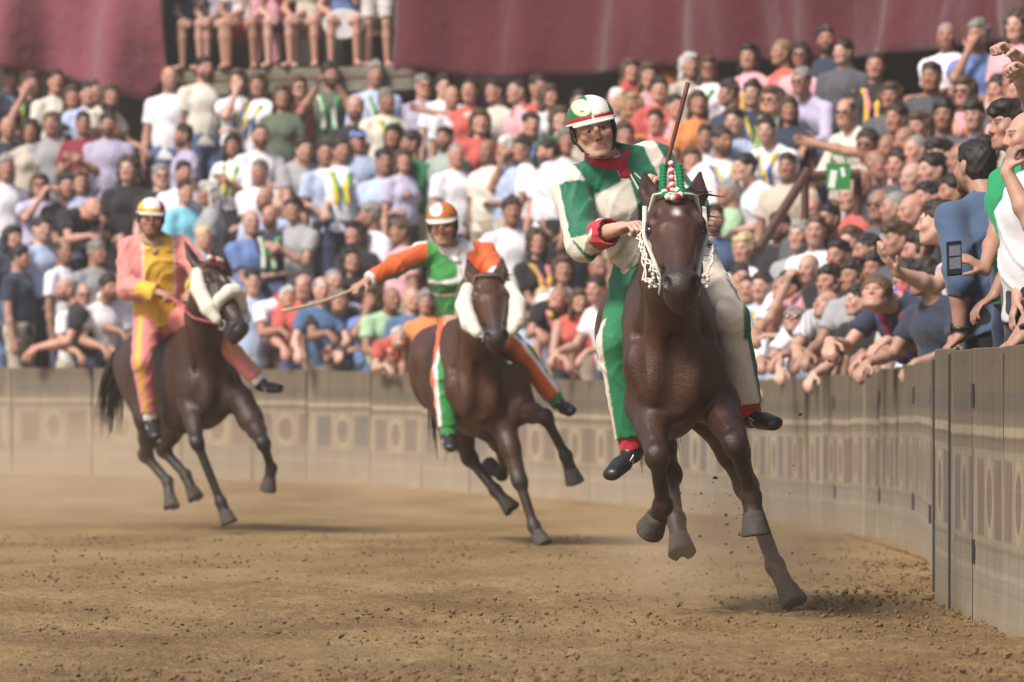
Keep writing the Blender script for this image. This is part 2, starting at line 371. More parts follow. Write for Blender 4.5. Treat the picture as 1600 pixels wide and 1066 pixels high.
TINT = [(.20, .13, .13), (.11, .13, .16), (.15, .13, .14), (.09, .10, .12), (.21, .12, .12), (.16, .12, .10)]
pm = {}
def board(w):
    w = round(w, 2)
    if w not in pm:
        bm = bmesh.new(); bmesh.ops.create_cube(bm, size=1); bmesh.ops.scale(bm, vec=(w - .013, .03, 1.125), verts=bm.verts); bmesh.ops.translate(bm, vec=(0, 0, .5625), verts=bm.verts)
        bmesh.ops.bevel(bm, geom=bm.edges[:], offset=.004, segments=1, affect='EDGES'); me = bpy.data.meshes.new('board'); bm.to_mesh(me); bm.free(); me.materials.append(M_PAINT); pm[w] = me
    return pm[w]
hinge_m = MB(); hinge_m.tube([(0, 0, -.05), (0, 0, .05)], .007, 8); hinge_m.box((.012, .006, 0), (.018, .006, .05)); hinge_m = hinge_m.mesh('hinge', False)
rr = random.Random(11); k = 0
for pts, step in ((PATH, .92), (NEAR, .78)):
    L = resample(pts, .05); cut_ = [0]; cum = 0
    while cut_[-1] < len(L) - 14: cut_.append(cut_[-1] + int(rr.choice((.66, .80, .92, .92, 1.04)) / .05))
    L = L[[min(q_, len(L) - 1) for q_ in cut_[:-1]] + [len(L) - 1]]
    for i in range(len(L) - 1):
        a, b2 = L[i], L[i + 1]; c = (a + b2) / 2; d = b2 - a; w = np.linalg.norm(d); zb = float(ground_z(c[1])) - .02
        o = obj('board', board(w), barrier, color=TINT[(k * 5 + k // 3) % 6]); k += 1
        o.rotation_euler = (rr.uniform(-.012, .012), rr.uniform(-.004, .004), math.atan2(d[1], d[0]) + rr.uniform(-.02, .02))
        o.location = Vector((c[0], c[1], zb + rr.uniform(-.008, .012))) - barrier.location
        if c[1] < 25 and c[1] > 12:
            bt = MB(); bt.box((w / 2, -.012, .555), (.016, .016, 1.09)); obj('gap_shade_strip', bt.mesh('gap_shade_strip', False), o, M_IRON)  # dark strip standing in for the shaded gap between boards, no real part
        if c[1] < 31 and c[1] > 12 and k % 3 == 0:
            for hz in (.93, .30 + .05 * (k % 3)): hg = obj('hinge', hinge_m, o, M_IRON); hg.location = (-w / 2 + .06 + .02 * (k % 2), -.022 if True else .02, hz)
# a pale-topped post on the face of the boards
pb = MB(); pb.box((0, 0, .28), (.05, .03, .56)); po = obj('post', pb.mesh('post', False), barrier, M_IRON); cc = P(1271, 822, 32.0); po.location = Vector((cc[0] - .04, cc[1], float(ground_z(32.0)))) - barrier.location
pb = MB(); pb.box((0, 0, .66), (.05, .032, .19)); po2 = obj('post_cap', pb.mesh('post_cap', False), po, M_WHITEP := simple('worn_white', (.5, .46, .40), rough=.8, noise=.3, scale=20))
# --- stand behind the barrier: narrow benches rising like stairs
ALL = np.concatenate([resample(PATH, .6), resample(NEAR, .6)])
ALL = ALL[[i for i in range(len(ALL)) if not (18.95 < ALL[i][1] < 19.1)]]
TAN = np.gradient(ALL, axis=0); TAN /= np.linalg.norm(TAN, axis=1)[:, None]
for _ in range(12): TAN[1:-1] = (TAN[:-2] + TAN[1:-1] * 2 + TAN[2:]) / 4; TAN /= np.linalg.norm(TAN, axis=1)[:, None]
NOR = np.stack([-TAN[:, 1], TAN[:, 0]], 1)
def offs(d): return ALL + NOR * d
TD, TR, T_0, NT_ = .275, .206, .30, 13
def tier_of(off): return int(np.clip(math.floor((off - T_0) / TD), 0, NT_ - 1))
def tier_z(k): return .04 + TR * k
stand = empty('grandstand', (6, 36, 0), label='stepped wooden grandstand full of spectators behind the barrier', cat='grandstand')
def strip(o0, o1, z0, z1, name, mat, parent):
    A, B = offs(o0), offs(o1); n = len(A); g = np.zeros(n)
    V = np.concatenate([np.c_[A, g + z0], np.c_[A, g + z1], np.c_[B, g + z1], np.c_[B, g + z0]]); Q = []
    for i in range(n - 1):
        for q in range(4): r = (q + 1) % 4; Q.append((q * n + i, q * n + i + 1, r * n + i + 1, r * n + i))
    me = mesh_np(name, V - np.array(parent.location), Q, smooth=False); return obj(name, me, parent, mat)
for kk in range(NT_): strip(T_0 + kk * TD + (.0 if kk else -.2), T_0 + (kk + 1) * TD + .004 + (1.6 if kk == NT_ - 1 else 0), tier_z(kk) - .19 - .3 * (kk == 0), tier_z(kk), 'bench', M_WOOD, stand)
M_DARK = simple('dark_boards', (.045, .040, .034), rough=.9, noise=.5, scale=4)
strip(5.25, 5.35, -.5, 9.0, 'back_wall', M_DARK, stand)
# --- balcony with railing in the gap between the drapes
BZ = 4.36
bal = empty('balcony', (-2, 47.5, BZ), label='wooden balcony with seated people between the two red drapes', cat='balcony')
def idx_at(px, off):
    A = offs(off); pxs = 800 + A[:, 0] * FPX / np.maximum(A[:, 1], 1); j = np.where(A[:, 1] > 19)[0]; j = j[np.argsort(pxs[j])]
    return np.array([np.interp(px, pxs[j], A[j, 0]), np.interp(px, pxs[j], A[j, 1])])
a0, a1 = idx_at(225, 3.75), idx_at(655, 3.75); dv = nrm(a1 - a0); nv = np.array([-dv[1], dv[0]]); Lb = np.linalg.norm(a1 - a0); yaw_b = math.atan2(dv[1], dv[0]); Rb = rot('Z', yaw_b)
def bal_box(name, c, d, mat, parent=None):
    b = MB(); b.box((0, 0, 0), d); o = obj(name, b.mesh(name, False), bal, mat); w = a0 + dv * c[0] + nv * c[1]; o.location = Vector((w[0], w[1], c[2])) - bal.location; o.rotation_euler = (0, 0, yaw_b); return o
M_GREYW = simple('grey_boards', (.16, .145, .12), rough=.9, noise=.5, scale=6, bump=.4)
for kf in range(4): bal_box('floor_board', (Lb / 2, .14 + .27 * kf, BZ - .03), (Lb, .262, .06), M_GREYW)
bal_box('front_beam', (Lb / 2, .03, BZ - .20), (Lb, .05, .13), M_GREYW); bal_box('front_beam', (Lb / 2, .02, BZ - .09), (Lb, .04, .055), M_WOOD)
bal_box('seat_board', (Lb / 2, .82, BZ + .42), (Lb, .30, .05), M_WOOD)
for kf in range(9): bal_box('post', (Lb * (kf + .5) / 9, 1.02, BZ + .65), (.08, .08, 1.3), M_DARK)
for zz in (4.0, 3.5): bal_box('brace', (Lb / 2, .3, zz), (Lb, .05, .09), M_DARK)
# --- drapes
def drape(name, p0, p1, zb, zt, off, color, label, sag, seed, folds):
    n, mz = 170, 34; r = np.random.default_rng(seed); V = []; ph = r.uniform(0, 6, 6)
    pxs = np.linspace(p0, p1, n); base = np.array([idx_at(x, off) for x in pxs]); s = np.r_[0, np.cumsum(np.linalg.norm(np.diff(base, axis=0), axis=1))]
    t2 = np.gradient(base, axis=0); t2 /= np.linalg.norm(t2, axis=1)[:, None]; nn = np.stack([t2[:, 1], -t2[:, 0]], 1)
    for j in range(mz + 1):
        tz = j / mz; w = s + .35 * tz
        d = .11 * folds * np.sin(w * 4.3 + ph[0] + 1.2 * tz) * (.4 + tz) + .045 * folds * np.sin(w * 9.7 + ph[1] - 3 * tz) + .05 * np.sin(w * 1.3 + tz * 5 + ph[2]) + .035 * np.sin(tz * 11 + w * .9 + ph[3])
        z = zt + (zb(pxs) - zt) * tz
        q = base + nn * d[:, None]; V.append(np.c_[q, z])
    V = np.array(V); base0 = V[-1, n // 2].copy(); Q = [(j * n + i, j * n + i + 1, (j + 1) * n + i + 1, (j + 1) * n + i) for j in range(mz) for i in range(n - 1)]
    me = mesh_np(name, V.reshape(-1, 3) - base0, Q); o = obj(name, me, mat=M_DRAPE, color=color, label=label, cat='drape', group='drapes above the stand'); o.location = base0
    md = o.modifiers.new('thick', 'SOLIDIFY'); md.thickness = .012; return o
M_DRAPE = simple('drape_cloth', (0, 0, 0), rough=.9, use_obj=True, noise=.12, scale=3, bump=.6, bscale=5, bdist=.06, sheen=.2)
def zpx(pts, off):
    xs, ys = zip(*pts)
    def f(px): Yv = np.array([idx_at(x, off)[1] for x in px]); return CAMH - (np.interp(px, xs, ys) - YH) * Yv / FPX
    return f
drape('drape', -140, 255, zpx([(-140, 90), (0, 105), (60, 118), (140, 132), (190, 150), (225, 158), (255, 120)], 3.55), 7.2, 3.55, (.175, .045, .060), 'faded pink drape hanging at the far left above the stand', 0, 3, 1.3)
drape('drape', 622, 1720, zpx([(622, 112), (640, 108), (700, 118), (760, 122), (850, 120), (940, 115), (1060, 104), (1180, 98), (1300, 92), (1420, 82), (1520, 72), (1600, 62), (1720, 50)], 3.55), 7.2, 3.55, (.080, .0095, .016), 'long dark red drape along the top of the stand', 0, 5, .55)
# --- sloping handrail of a stairway in the stand
hr = empty('handrail', tuple(P(1255, 330, 32)), label='brown wooden handrail sloping up through the stand', cat='handrail')
def rail_part(name, a, b, r, mat):
    m = MB(); m.tube([a - np.array(hr.location), b - np.array(hr.location)], r, 6); obj(name, m.mesh(name, False), hr, mat)
M_RAIL = simple('rail_wood', (.085, .045, .032), rough=.7, noise=.3, scale=12)
rail_part('rail', P(1184, 392, 30.8), P(1262, 268, 31.6), .040, M_RAIL); rail_part('rail', P(1256, 276, 31.6), P(1345, 272, 31.6), .04, M_RAIL)
for px, py in ((1258, 284), (1340, 278)): rail_part('post', P(px, py, 31.7), P(px, py, 31.7) - np.array((0, 0, .28)), .035, M_RAIL)
# ================================================================ people
def ik(a, b, l1, l2, pole):
    a = np.asarray(a, float); b = np.asarray(b, float); d = b - a; L = np.linalg.norm(d)
    if L > (l1 + l2) * .995: b = a + d / L * (l1 + l2) * .995; d = b - a; L = np.linalg.norm(d)
    x = (l1 * l1 - l2 * l2 + L * L) / (2 * L); y = math.sqrt(max(l1 * l1 - x * x, 1e-6)); n = d / L
    p = np.asarray(pole, float); p = nrm(p - n * (p @ n)); return a + n * x + p * y, b
def pose(lean=0, head=(0, 0, 0), wr=((-.25, -.06, .82), (.25, -.06, .82)), pole=((-.4, .6, -.5), (.4, .6, -.5)),
         hand=(None, None), legs='stand', w=1.0, fem=False, twist=0):
    """joints of a 1.75 m figure, facing -Y, feet at z=0; index 0 is its right side"""
    J = {}; sw = .178 * w * (.9 if fem else 1); pel = np.array((0, 0, .95)); zs = 0.0
    if legs == 'sit': pel = np.array((0, 0, .52))
    off = pel - np.array((0, 0, .95))
    R = rot('X', math.radians(lean)) @ rot('Z', math.radians(twist)); up = lambda p: pel + R @ (np.array(p, float) - np.array((0, 0, .95)))
    J['pelvis'] = pel; J['belly'] = up((0, -.01, 1.08)); J['chest'] = up((0, 0, 1.30)); J['neck'] = up((0, .02, 1.455))
    hd = up((0, -.015 - .0012 * lean, 1.625 - .0006 * lean)); J['head'] = hd
    J['Rh'] = rot('Z', math.radians(head[0])) @ rot('X', math.radians(head[1])) @ rot('Y', math.radians(head[2]))
    J['sh'] = [up((-sw, .012, 1.378)), up((sw, .012, 1.378))]
    J['el'], J['wr'], J['hand'] = [], [], []
    for i in (0, 1):
        e, t = ik(J['sh'][i], np.array(wr[i], float) + off, .29, .25, pole[i]); J['el'].append(e); J['wr'].append(t)
        h = hand[i] or {}
        d = nrm(h.get('d', t - e)); n = np.array(h.get('n', ((1 - 2 * i) * .9, .2, -.2)), float)
        J['hand'].append((d, nrm(n - d * (n @ d)), h.get('curl', .35)))
    hw = .085
    J['hip'] = [pel + (-hw, 0, -.03), pel + (hw, 0, -.03)]
    if legs == 'sit':
        J['kn'] = [np.array((-.14, -.44, .53)), np.array((.14, -.44, .53))]; J['an'] = [np.array((-.14, -.40, .09)), np.array((.14, -.40, .09))]
    else:
        J['kn'] = [np.array((-.10, -.03, .50)), np.array((.10, -.03, .50))]; J['an'] = [np.array((-.11, .02, .085)), np.array((.11, .02, .085))]
    J['toe'] = [J['an'][i] + np.array(((2 * i - 1) * .03, -.16, -.055)) for i in (0, 1)]
    J['fem'] = fem; J['w'] = w; J['hk'] = .90; return J
def hand_prims(F, wr, d, n, curl, side, rmin=.0, tag='hand', sc=1.0):
    wr = np.asarray(wr, float); th = np.cross(d, n) * side          # towards the thumb
    F.econe(wr - .01 * d, wr + .075 * sc * d, (.026, .019), (.040 * sc, .015), th, k=.015, tag=tag)
    for j, (o, L) in enumerate(((-.031, .058), (-.0105, .072), (.0105, .078), (.030, .070))):
        r = max(.0088 - .0006 * (j == 0), rmin); p = wr + (.084 + (.004, .009, .008, .002)[j]) * sc * d + o * sc * th; a = 0.0
        for q, f in ((.45, .7), (.32, 1.0), (.23, .8)):
            a += curl * f; dd = d * math.cos(a) + n * math.sin(a); e = p + dd * L * sc * q * 1.12
            F.cone(p, e, r, r * .9, k=.004, tag=tag); p = e
    b = wr + .022 * d + .026 * th; dd = nrm(d * .55 + th * .75 + n * (.15 + .25 * min(curl, 1.2))); e = b + dd * .045 * sc
    F.cone(b, e, max(.0125, rmin), max(.0105, rmin), k=.012, tag=tag)
    dd = nrm(d * (.9 - .3 * curl) + th * (.35 - .3 * curl) + n * (.15 + .6 * curl)); F.cone(e, e + dd * .036 * sc, max(.0105, rmin), max(.009, rmin), k=.005, tag=tag)
def head_prims(F, c, R, k_=1.0):
    q = lambda *p: c + k_ * (R @ np.array(p, float))
    E = lambda p, r, k=.02, **kw: F.ell(q(*p), k_ * np.array(r), R, k=k, tag='head', **kw)
    C = lambda a, b, r, s, k=.015, **kw: F.cone(q(*a), q(*b), r * k_, s * k_, k=k, tag='head', **kw)
    E((0, .018, .036), (.076, .094, .083)); E((0, -.028, -.02), (.064, .066, .088), k=.03)
    E((0, -.048, -.082), (.046, .044, .034), k=.03); C((-.012, -.080, -.103), (.012, -.080, -.103), .015, .015)
    for s in (-1, 1):
        C((s * .058, .0, -.045), (s * .03, -.06, -.098), .022, .018, k=.02)
        E((s * .043, -.067, -.022), (.024, .022, .022), k=.02); E((s * .079, .012, -.004), (.010, .022, .032), k=.008)
    C((-.036, -.086, .024), (.036, -.086, .024), .0105, .0105)
    for s in (-1, 1): E((s * .031, -.104, .0), (.020, .018, .0125), k=.012, sub=True)
    for s in (-1, 1): E((s * .031, -.0805, .0), (.0135, .0125, .0125), k=.003)
    C((0, -.090, .016), (0, -.112, -.030), .0085, .0115, k=.012); 
    for s in (-1, 1): C((s * .012, -.098, -.036), (s * .008, -.106, -.037), .0085, .0085, k=.006)
    C((-.019, -.0905, -.062), (.019, -.0905, -.062), .0075, .0075, k=.008); C((-.016, -.0905, -.074), (.016, -.0905, -.074), .008, .008, k=.008)
    C((-.02, -.101, -.068), (.02, -.101, -.068), .0025, .0025, k=.004, sub=True)
def body_field(J, rmin=0.0, hands=True, feet=True):
    F = Field(); w = J['w']; fem = J['fem']; S = nrm(J['sh'][1] - J['sh'][0]); f = .92 if fem else 1.0
    F.econe(J['pelvis'] + (0, 0, -.02), J['belly'], (.155 * w, .115 * w), (.135 * w * f, .10 * w), S, k=.05, tag='torso')
    F.econe(J['belly'], J['chest'], (.135 * w * f, .10 * w), (.158 * w * f, .11 * w), S, k=.05, tag='torso')
    F.econe(J['chest'], (J['chest'] * .35 + J['neck'] * .65), (.158 * w * f, .11 * w), (.11 * f, .075), S, k=.05, tag='torso')
    up = nrm(J['neck'] - J['chest']); F.cone(J['neck'] - .03 * up, J['head'] + J['Rh'] @ np.array((0, .03, -.06)), .062 * f, .054 * f, k=.04, tag='neck')
    for i in (0, 1):
        sh, el, wr = J['sh'][i], J['el'][i], J['wr'][i]
        F.cone(J['neck'] - .02 * up, sh + .0 * up, .038, .040, k=.04, tag='torso'); F.cone(sh, sh * .6 + el * .4, .054 * f, .047 * f, k=.03, tag='uarm')
        F.cone(sh * .6 + el * .4, el, .047 * f, .037 * f, k=.02, tag='uarm'); F.cone(el, el * .65 + wr * .35, .038 * f, .041 * f, k=.02, tag='farm')
        F.cone(el * .65 + wr * .35, wr, .041 * f, .026 * f, k=.02, tag='farm')
        if hands: d, n, c = J['hand'][i]; hand_prims(F, wr, d, n, c, 1 - 2 * i, rmin)
        hip, kn, an, toe = J['hip'][i], J['kn'][i], J['an'][i], J['toe'][i]
        F.cone(hip, kn, .088 * w, .054, k=.04, tag='leg'); F.cone(kn, kn * .65 + an * .35, .050, .052, k=.02, tag='leg'); F.cone(kn * .65 + an * .35, an, .052, .034, k=.02, tag='leg')
        if feet: F.econe(an + (0, .03, -.04), toe, (.035, .04), (.042, .026), np.cross(toe - an, (0, 0, 1)), k=.02, tag='foot')
    head_prims(F, J['head'], J['Rh'], J.get('hk', 1.0)); return F
def wrinkle(a, sc=14.0):
    """cloth folds: a few families of rounded ridges, bent by slow waves"""
    def f(X):
        x, y, z = X[..., 0] * sc, X[..., 1] * sc, X[..., 2] * sc; w = 1.6 * np.sin(x * .45 + z * .38) + 1.3 * np.sin(y * .5 - z * .3 + 1.7)
        r1 = 1 - np.abs(np.sin(.62 * x + .5 * z + .3 * y + w)); r2 = 1 - np.abs(np.sin(.75 * z - .42 * x + .5 * y - 1.1 * w + 2)); r3 = 1 - np.abs(np.sin(1.25 * x - .9 * z + w * .7 + 4))
        m = .5 + .5 * np.sin(.3 * x + .4 * z + 1.5 * np.sin(.33 * y + .2 * z))
        return -1.5 * a * (1.5 * r1 ** 3 * m + 1.3 * r2 ** 3 * (1 - m) + .6 * r3 ** 3 - .7)
    return f
def top_field(J, sleeve='tee', infl=.014, hem=.84, collar=True, cuff=.97):
    """shirt: torso and sleeves a little outside the body, open at neck, hem and cuffs"""
    F = Field(); w = J['w']; g = infl; S = nrm(J['sh'][1] - J['sh'][0]); f = .94 if J['fem'] else 1.0
    dn = nrm(J['pelvis'] - J['belly']); low = J['pelvis'] + dn * max(0, (.95 - hem) - .02)
    F.econe(low, J['belly'], (.165 * w + g, .122 * w + g), (.143 * w * f + g, .108 * w + g), S, k=.05, tag='torso')
    F.econe(J['belly'], J['chest'], (.143 * w * f + g, .108 * w + g), (.160 * w * f + g, .113 * w + g), S, k=.05, tag='torso')
    F.econe(J['chest'], J['chest'] * .4 + J['neck'] * .6, (.160 * w * f + g, .113 * w + g), (.115 * f + g, .075 + g), S, k=.05, tag='torso')
    up = nrm(J['neck'] - J['chest'])
    if J['fem']:
        fw = nrm(np.cross(S, up)) * -1
        fw = fw if fw[1] < 0 else -fw
        for s in (-1, 1): F.ell(J['chest'] + s * .075 * S + fw * .085 - up * .02, (.055, .055, .055), k=.05, tag='torso')
    for i in (0, 1):
        sh, el, wr = J['sh'][i], J['el'][i], J['wr'][i]
        F.cone(J['neck'] - .012 * up, sh - .006 * up, .045 + g, .043 + g, k=.04, tag='torso')
        if sleeve == 'tank': continue
        t = {'tee': .62, 'roll': 1.0, 'long': 1.0}[sleeve]; e = sh + (el - sh) * t
        F.cone(sh, e + (e - sh) * .12, .052 + g, .050 + g if sleeve == 'tee' else .042 + g, k=.03, tag='sleeve%d' % i, cut=(e, nrm(e - sh)) if sleeve == 'tee' else None)
        if sleeve != 'tee':
            t = .35 if sleeve == 'roll' else cuff; e2 = el + (wr - el) * t
            F.cone(el, e2 + (e2 - el) * .05, .042 + g, .040 + g if sleeve == 'roll' else .031 + g, k=.025, tag='cuff%d' % i, cut=(e2, nrm(e2 - el)))
    if collar: F.cone(J['neck'] + .028 * up, J['neck'] + .16 * up + np.array((0, -.03, 0)), .058, .075, k=.012, sub=True)
    return F, [(low, nrm(low - J['belly']))]
def bottom_field(J, kind='long', infl=.016):
    F = Field(); w = J['w']; g = infl; S = nrm(J['hip'][1] - J['hip'][0]); pel = J['pelvis']
    wdir = nrm(J['belly'] - pel)
    F.econe(pel + (0, 0, -.04), pel + wdir * .09, (.160 * w + g, .118 * w + g), (.145 * w + g, .108 * w + g), S, k=.04, tag='torso')
    if kind == 'skirt':
        k = (J['kn'][0] + J['kn'][1]) / 2; F.econe(pel + (0, 0, -.03), k + (0, 0, -.05), (.17 * w, .13 * w), (.235, .17), S, k=.04, tag='leg')
        return F, [(k, (k - pel) / np.linalg.norm(k - pel))]
    for i in (0, 1):
        hip, kn, an = J['hip'][i], J['kn'][i], J['an'][i]
        if kind == 'short':
            e = hip + (kn - hip) * .88; F.cone(hip, e + (e - hip) * .1, .092 * w + g, .066 + g, k=.04, tag='leg', cut=(e, nrm(e - hip)))
        else:
            F.cone(hip, kn, .092 * w + g, .060 + g, k=.04, tag='leg'); e = kn + (an - kn) * .96
            F.cone(kn, e + (e - kn) * .06, .058 + g, .045 + g, k=.03, tag='leg', cut=(e, nrm(e - kn)))
    return F, [(pel + wdir * .12, wdir)]
def hair_mesh(kind, h=.0085):
    F = Field(); cut = []
    def nz(a, s):
        return lambda X: a * (np.sin(X[..., 0] * s + 2 * np.sin(X[..., 1] * s * .7)) * np.cos(X[..., 2] * s * .8 + np.sin(X[..., 0] * s * .6)))
    n = nz(.0035, 110)
    F.ell((0, .020, .042), (.084, .104, .088), k=.02)
    cut = [((0, -.076, .078), nrm((0, -.70, -.72)))]
    if kind.startswith('short'):
        sd = {'short': 0, 'short2': 1, 'short3': 2}[kind]; rq = np.random.default_rng(40 + sd)
        F.p = []; F.ell((0, .020, .040), (.0805, .1005, .0885), k=.02); F.ell((0, -.022, .090), (.058, .055, .030), k=.02); F.ell((0, .045, -.015), (.073, .066, .075), k=.02)
        F.ell((0, -.132, -.052), (.105, .115, .130), k=.006, sub=True); cut = [((0, 0, -.068 + .02 * sd), (0, 0, -1))]; n = nz(.0042, 130 - 25 * sd); lump = []
        for _ in range(16 + 10 * sd):
            dq = nrm(rq.normal(size=3) + (0, -.1, .8)); lump.append((np.array((0, .016, .040)) + dq * np.array((.070, .088, .080)), rq.uniform(.014, .024) + .004 * sd))
        F.p = F.p[:-1] + [('l', p_, None, np.array((r_,) * 3), None, np.eye(3), None, .015, '', False, None) for p_, r_ in lump] + F.p[-1:]
        for s in (-1, 1): F.ell((s * .092, .012, -.014), (.02, .024, .032), k=.004, sub=True)
    elif kind == 'fringe':
        F.ell((0, -.045, .085), (.074, .06, .044), k=.02); F.cone((-.05, -.085, .07), (.01, -.1, .055), .022, .018, k=.02); F.ell((0, .06, .0), (.078, .06, .08)); cut = []
        F.ell((0, -.06, -.07), (.09, .068, .11), k=.01, sub=True); n = nz(.004, 150)
    elif kind == 'crop':
        F.p = []; F.ell((0, .020, .038), (.0785, .097, .0855), k=.02); n = nz(.001, 160)
    elif kind == 'ring':
        F.ell((0, -.03, .10), (.068, .115, .062), k=.012, sub=True); F.ell((0, .0, .2), (.2, .2, .12), k=.01, sub=True)
    elif kind in ('long', 'wave'):
        r = .030 if kind == 'long' else .040
        for s in (-1, 1): F.cone((s * .072, .0, .04), (s * .082, .01, -.17), r, r * .85, k=.03); F.cone((s * .05, .06, .04), (s * .055, .07, -.22), .045, .035, k=.03)
        F.ell((0, -.02, .085), (.07, .075, .045), k=.02); F.ell((0, -.075, -.05), (.056, .07, .105), k=.01, sub=True); cut = []
        n = nz(.006, 70)
    elif kind == 'curly':
        rr = np.random.default_rng(3)
        for _ in range(70):
            d = nrm(rr.normal(size=3)); p = np.array((0, .02, .03)) + d * (.095, .105, .10)
            if p[1] < -.055 and p[2] < .075: continue
            if p[2] < -.10: continue
            F.ell(p, (.024,) * 3, k=.012)
        for s in (-1, 1):
            for z in (-.03, -.08, -.13): F.ell((s * .085, .02, z), (.035, .05, .035), k=.02)
        F.ell((0, -.085, -.03), (.058, .06, .10), k=.01, sub=True); cut = []; n = nz(.006, 90)
    elif kind == 'bun':
        F.ell((0, .135, .05), (.035, .035, .035), k=.02); F.cone((0, .11, .03), (0, .13, -.12), .028, .015, k=.02)
    elif kind == 'bowl':
        F.ell((0, .01, .03), (.094, .108, .098), k=.02); F.ell((0, -.085, -.045), (.072, .07, .085), k=.008, sub=True); cut = [((0, 0, -.05), (0, 0, -1))]
    m = F.mesh('hair_' + kind, h, noise=n, cuts=cut); return m
SKIN_TONES = [(.41, .235, .175), (.34, .185, .13), (.47, .285, .22), (.29, .15, .10), (.43, .225, .17)]
def skin_material():
    m, nt, b = mat_new('skin'); N = NT(nt)
    base = N.n('ShaderNodeObjectInfo').outputs['Color']
    a = N.n('ShaderNodeAttribute', attribute_name='hp'); sx = N.n('ShaderNodeSeparateXYZ'); N.l(a.outputs['Vector'], sx.inputs[0])
    x, y, z = sx.outputs; ax = N.m('ABSOLUTE', x)
    def blob(cx, cz, rx, rz, soft=.25, ymax=-.05):
        dx = N.m('DIVIDE', N.m('SUBTRACT', ax, cx), rx); dz = N.m('DIVIDE', N.m('SUBTRACT', z, cz), rz)
        d = N.m('SQRT', N.m('ADD', N.m('MULTIPLY', dx, dx), N.m('MULTIPLY', dz, dz)))
        f = N.m('MULTIPLY_ADD', d, -1 / soft, 1 / soft + .5, clamp=True)
        return N.m('MULTIPLY', f, N.m('LESS_THAN', y, ymax))
    bigz = N.noise(9, 3, vec=N.coord('Object')); c = base
    h = N.n('ShaderNodeHueSaturation'); N.l(N.m('MULTIPLY_ADD', bigz, .35, .83), h.inputs['Value']); N.l(c, h.inputs['Color']); c = h.outputs[0]
    flush = N.m('MULTIPLY', blob(.042, -.03, .03, .026, 1.2), .45); c = N.mix(flush, c, (.50, .17, .12))
    c = N.mix(N.m('MULTIPLY', blob(0, -.022, .016, .03, .8), .3), c, (.5, .18, .13))
    bd = N.n('ShaderNodeAttribute', attribute_name='beard', attribute_type='OBJECT').outputs['Fac']
    jaw = N.m('MULTIPLY', N.m('MULTIPLY_ADD', z, -40, -1.6, clamp=True), N.m('MULTIPLY_ADD', y, -60, -.6, clamp=True))
    jaw = N.m('MULTIPLY', jaw, N.m('MULTIPLY_ADD', z, 60, 8.0, clamp=True))
    stub = N.m('MULTIPLY', jaw, N.m('MULTIPLY', bd, N.m('MULTIPLY_ADD', N.noise(300, 2, vec=N.coord('Object')), .5, .62)), clamp=True)
    c = N.mix(stub, c, (.035, .024, .02))
    c = N.mix(N.m('MULTIPLY', blob(0, -.068, .023, .0105, .35, -.07), .75), c, (.36, .12, .10))
    brow = N.m('MULTIPLY', blob(.034, .0235, .021, .0042, .7, -.07), .7); c = N.mix(brow, c, (.05, .035, .03))
    c = N.mix(N.m('MULTIPLY', blob(.031, .0015, .019, .011, .7, -.072), .38), c, (.13, .065, .05)); c = N.mix(blob(.031, -.0005, .0135, .0048, .35, -.079), c, (.30, .27, .25)); c = N.mix(blob(.031, .0, .0062, .0062, .25, -.08), c, (.02, .014, .01))  # first blob paints shade into the eye sockets, then eye white and iris
    c = N.mix(N.m('MULTIPLY', blob(.031, .0062, .0165, .0022, .6, -.075), .8), c, (.03, .02, .018))
    c = N.mix(N.m('MULTIPLY', blob(.008, -.0415, .005, .003, .5, -.09), .9), c, (.06, .02, .02))
    N.l(c, b.inputs['Base Color']); b.inputs['Roughness'].default_value = .52; b.inputs['Specular IOR Level'].default_value = .35
    
    N.bump(N.noise(160, 3, vec=N.coord('Object')), .12, .002, b); return m
M_SKIN = skin_material()
def cloth_material():
    m, nt, b = mat_new('cloth'); N = NT(nt)
    c = N.n('ShaderNodeObjectInfo').outputs['Color']; co = N.coord('Object')
    c2 = N.n('ShaderNodeAttribute', attribute_name='second', attribute_type='OBJECT').outputs['Color']
    pt = N.n('ShaderNodeAttribute', attribute_name='pattern', attribute_type='OBJECT').outputs['Fac']   # stripes per metre, 0 = plain
    sx = N.n('ShaderNodeSeparateXYZ'); N.l(co, sx.inputs[0])
    st = N.m('GREATER_THAN', N.m('SINE', N.m('MULTIPLY', N.m('ADD', sx.outputs[0], N.m('MULTIPLY', sx.outputs[2], .25)), N.m('MULTIPLY', pt, 6.283))), .1)
    c = N.mix(N.m('MULTIPLY', st, N.m('GREATER_THAN', pt, .5)), c, c2)
    f = N.m('MULTIPLY_ADD', N.noise(11, 3, vec=co), .3, .85); h = N.n('ShaderNodeHueSaturation'); N.l(f, h.inputs['Value']); N.l(c, h.inputs['Color'])
    N.l(h.outputs[0], b.inputs['Base Color']); b.inputs['Roughness'].default_value = .85; b.inputs['Specular IOR Level'].default_value = .15
    b.inputs['Sheen Weight'].default_value = .15
    hh = N.m('ADD', N.noise(9, 3, .5, vec=co, dist=.6), N.m('MULTIPLY', N.noise(420, 2, vec=co), .06)); N.bump(hh, .35, .025, b); return m
M_CLOTH = cloth_material()
M_HAIR = simple('hair', (0, 0, 0), rough=.55, noise=.45, scale=120, bump=.5, bscale=160, bdist=.006, spec=.35, use_obj=True)
M_DARKGLASS = simple('dark_lens', (.012, .012, .014), rough=.12, spec=.6)
M_BLACK = simple('black_leather', (.014, .013, .013), rough=.38, spec=.5, noise=.3, scale=40)
HAIR = {}
def get_hair(kind):
    if kind not in HAIR: HAIR[kind] = hair_mesh(kind)
    return HAIR[kind]
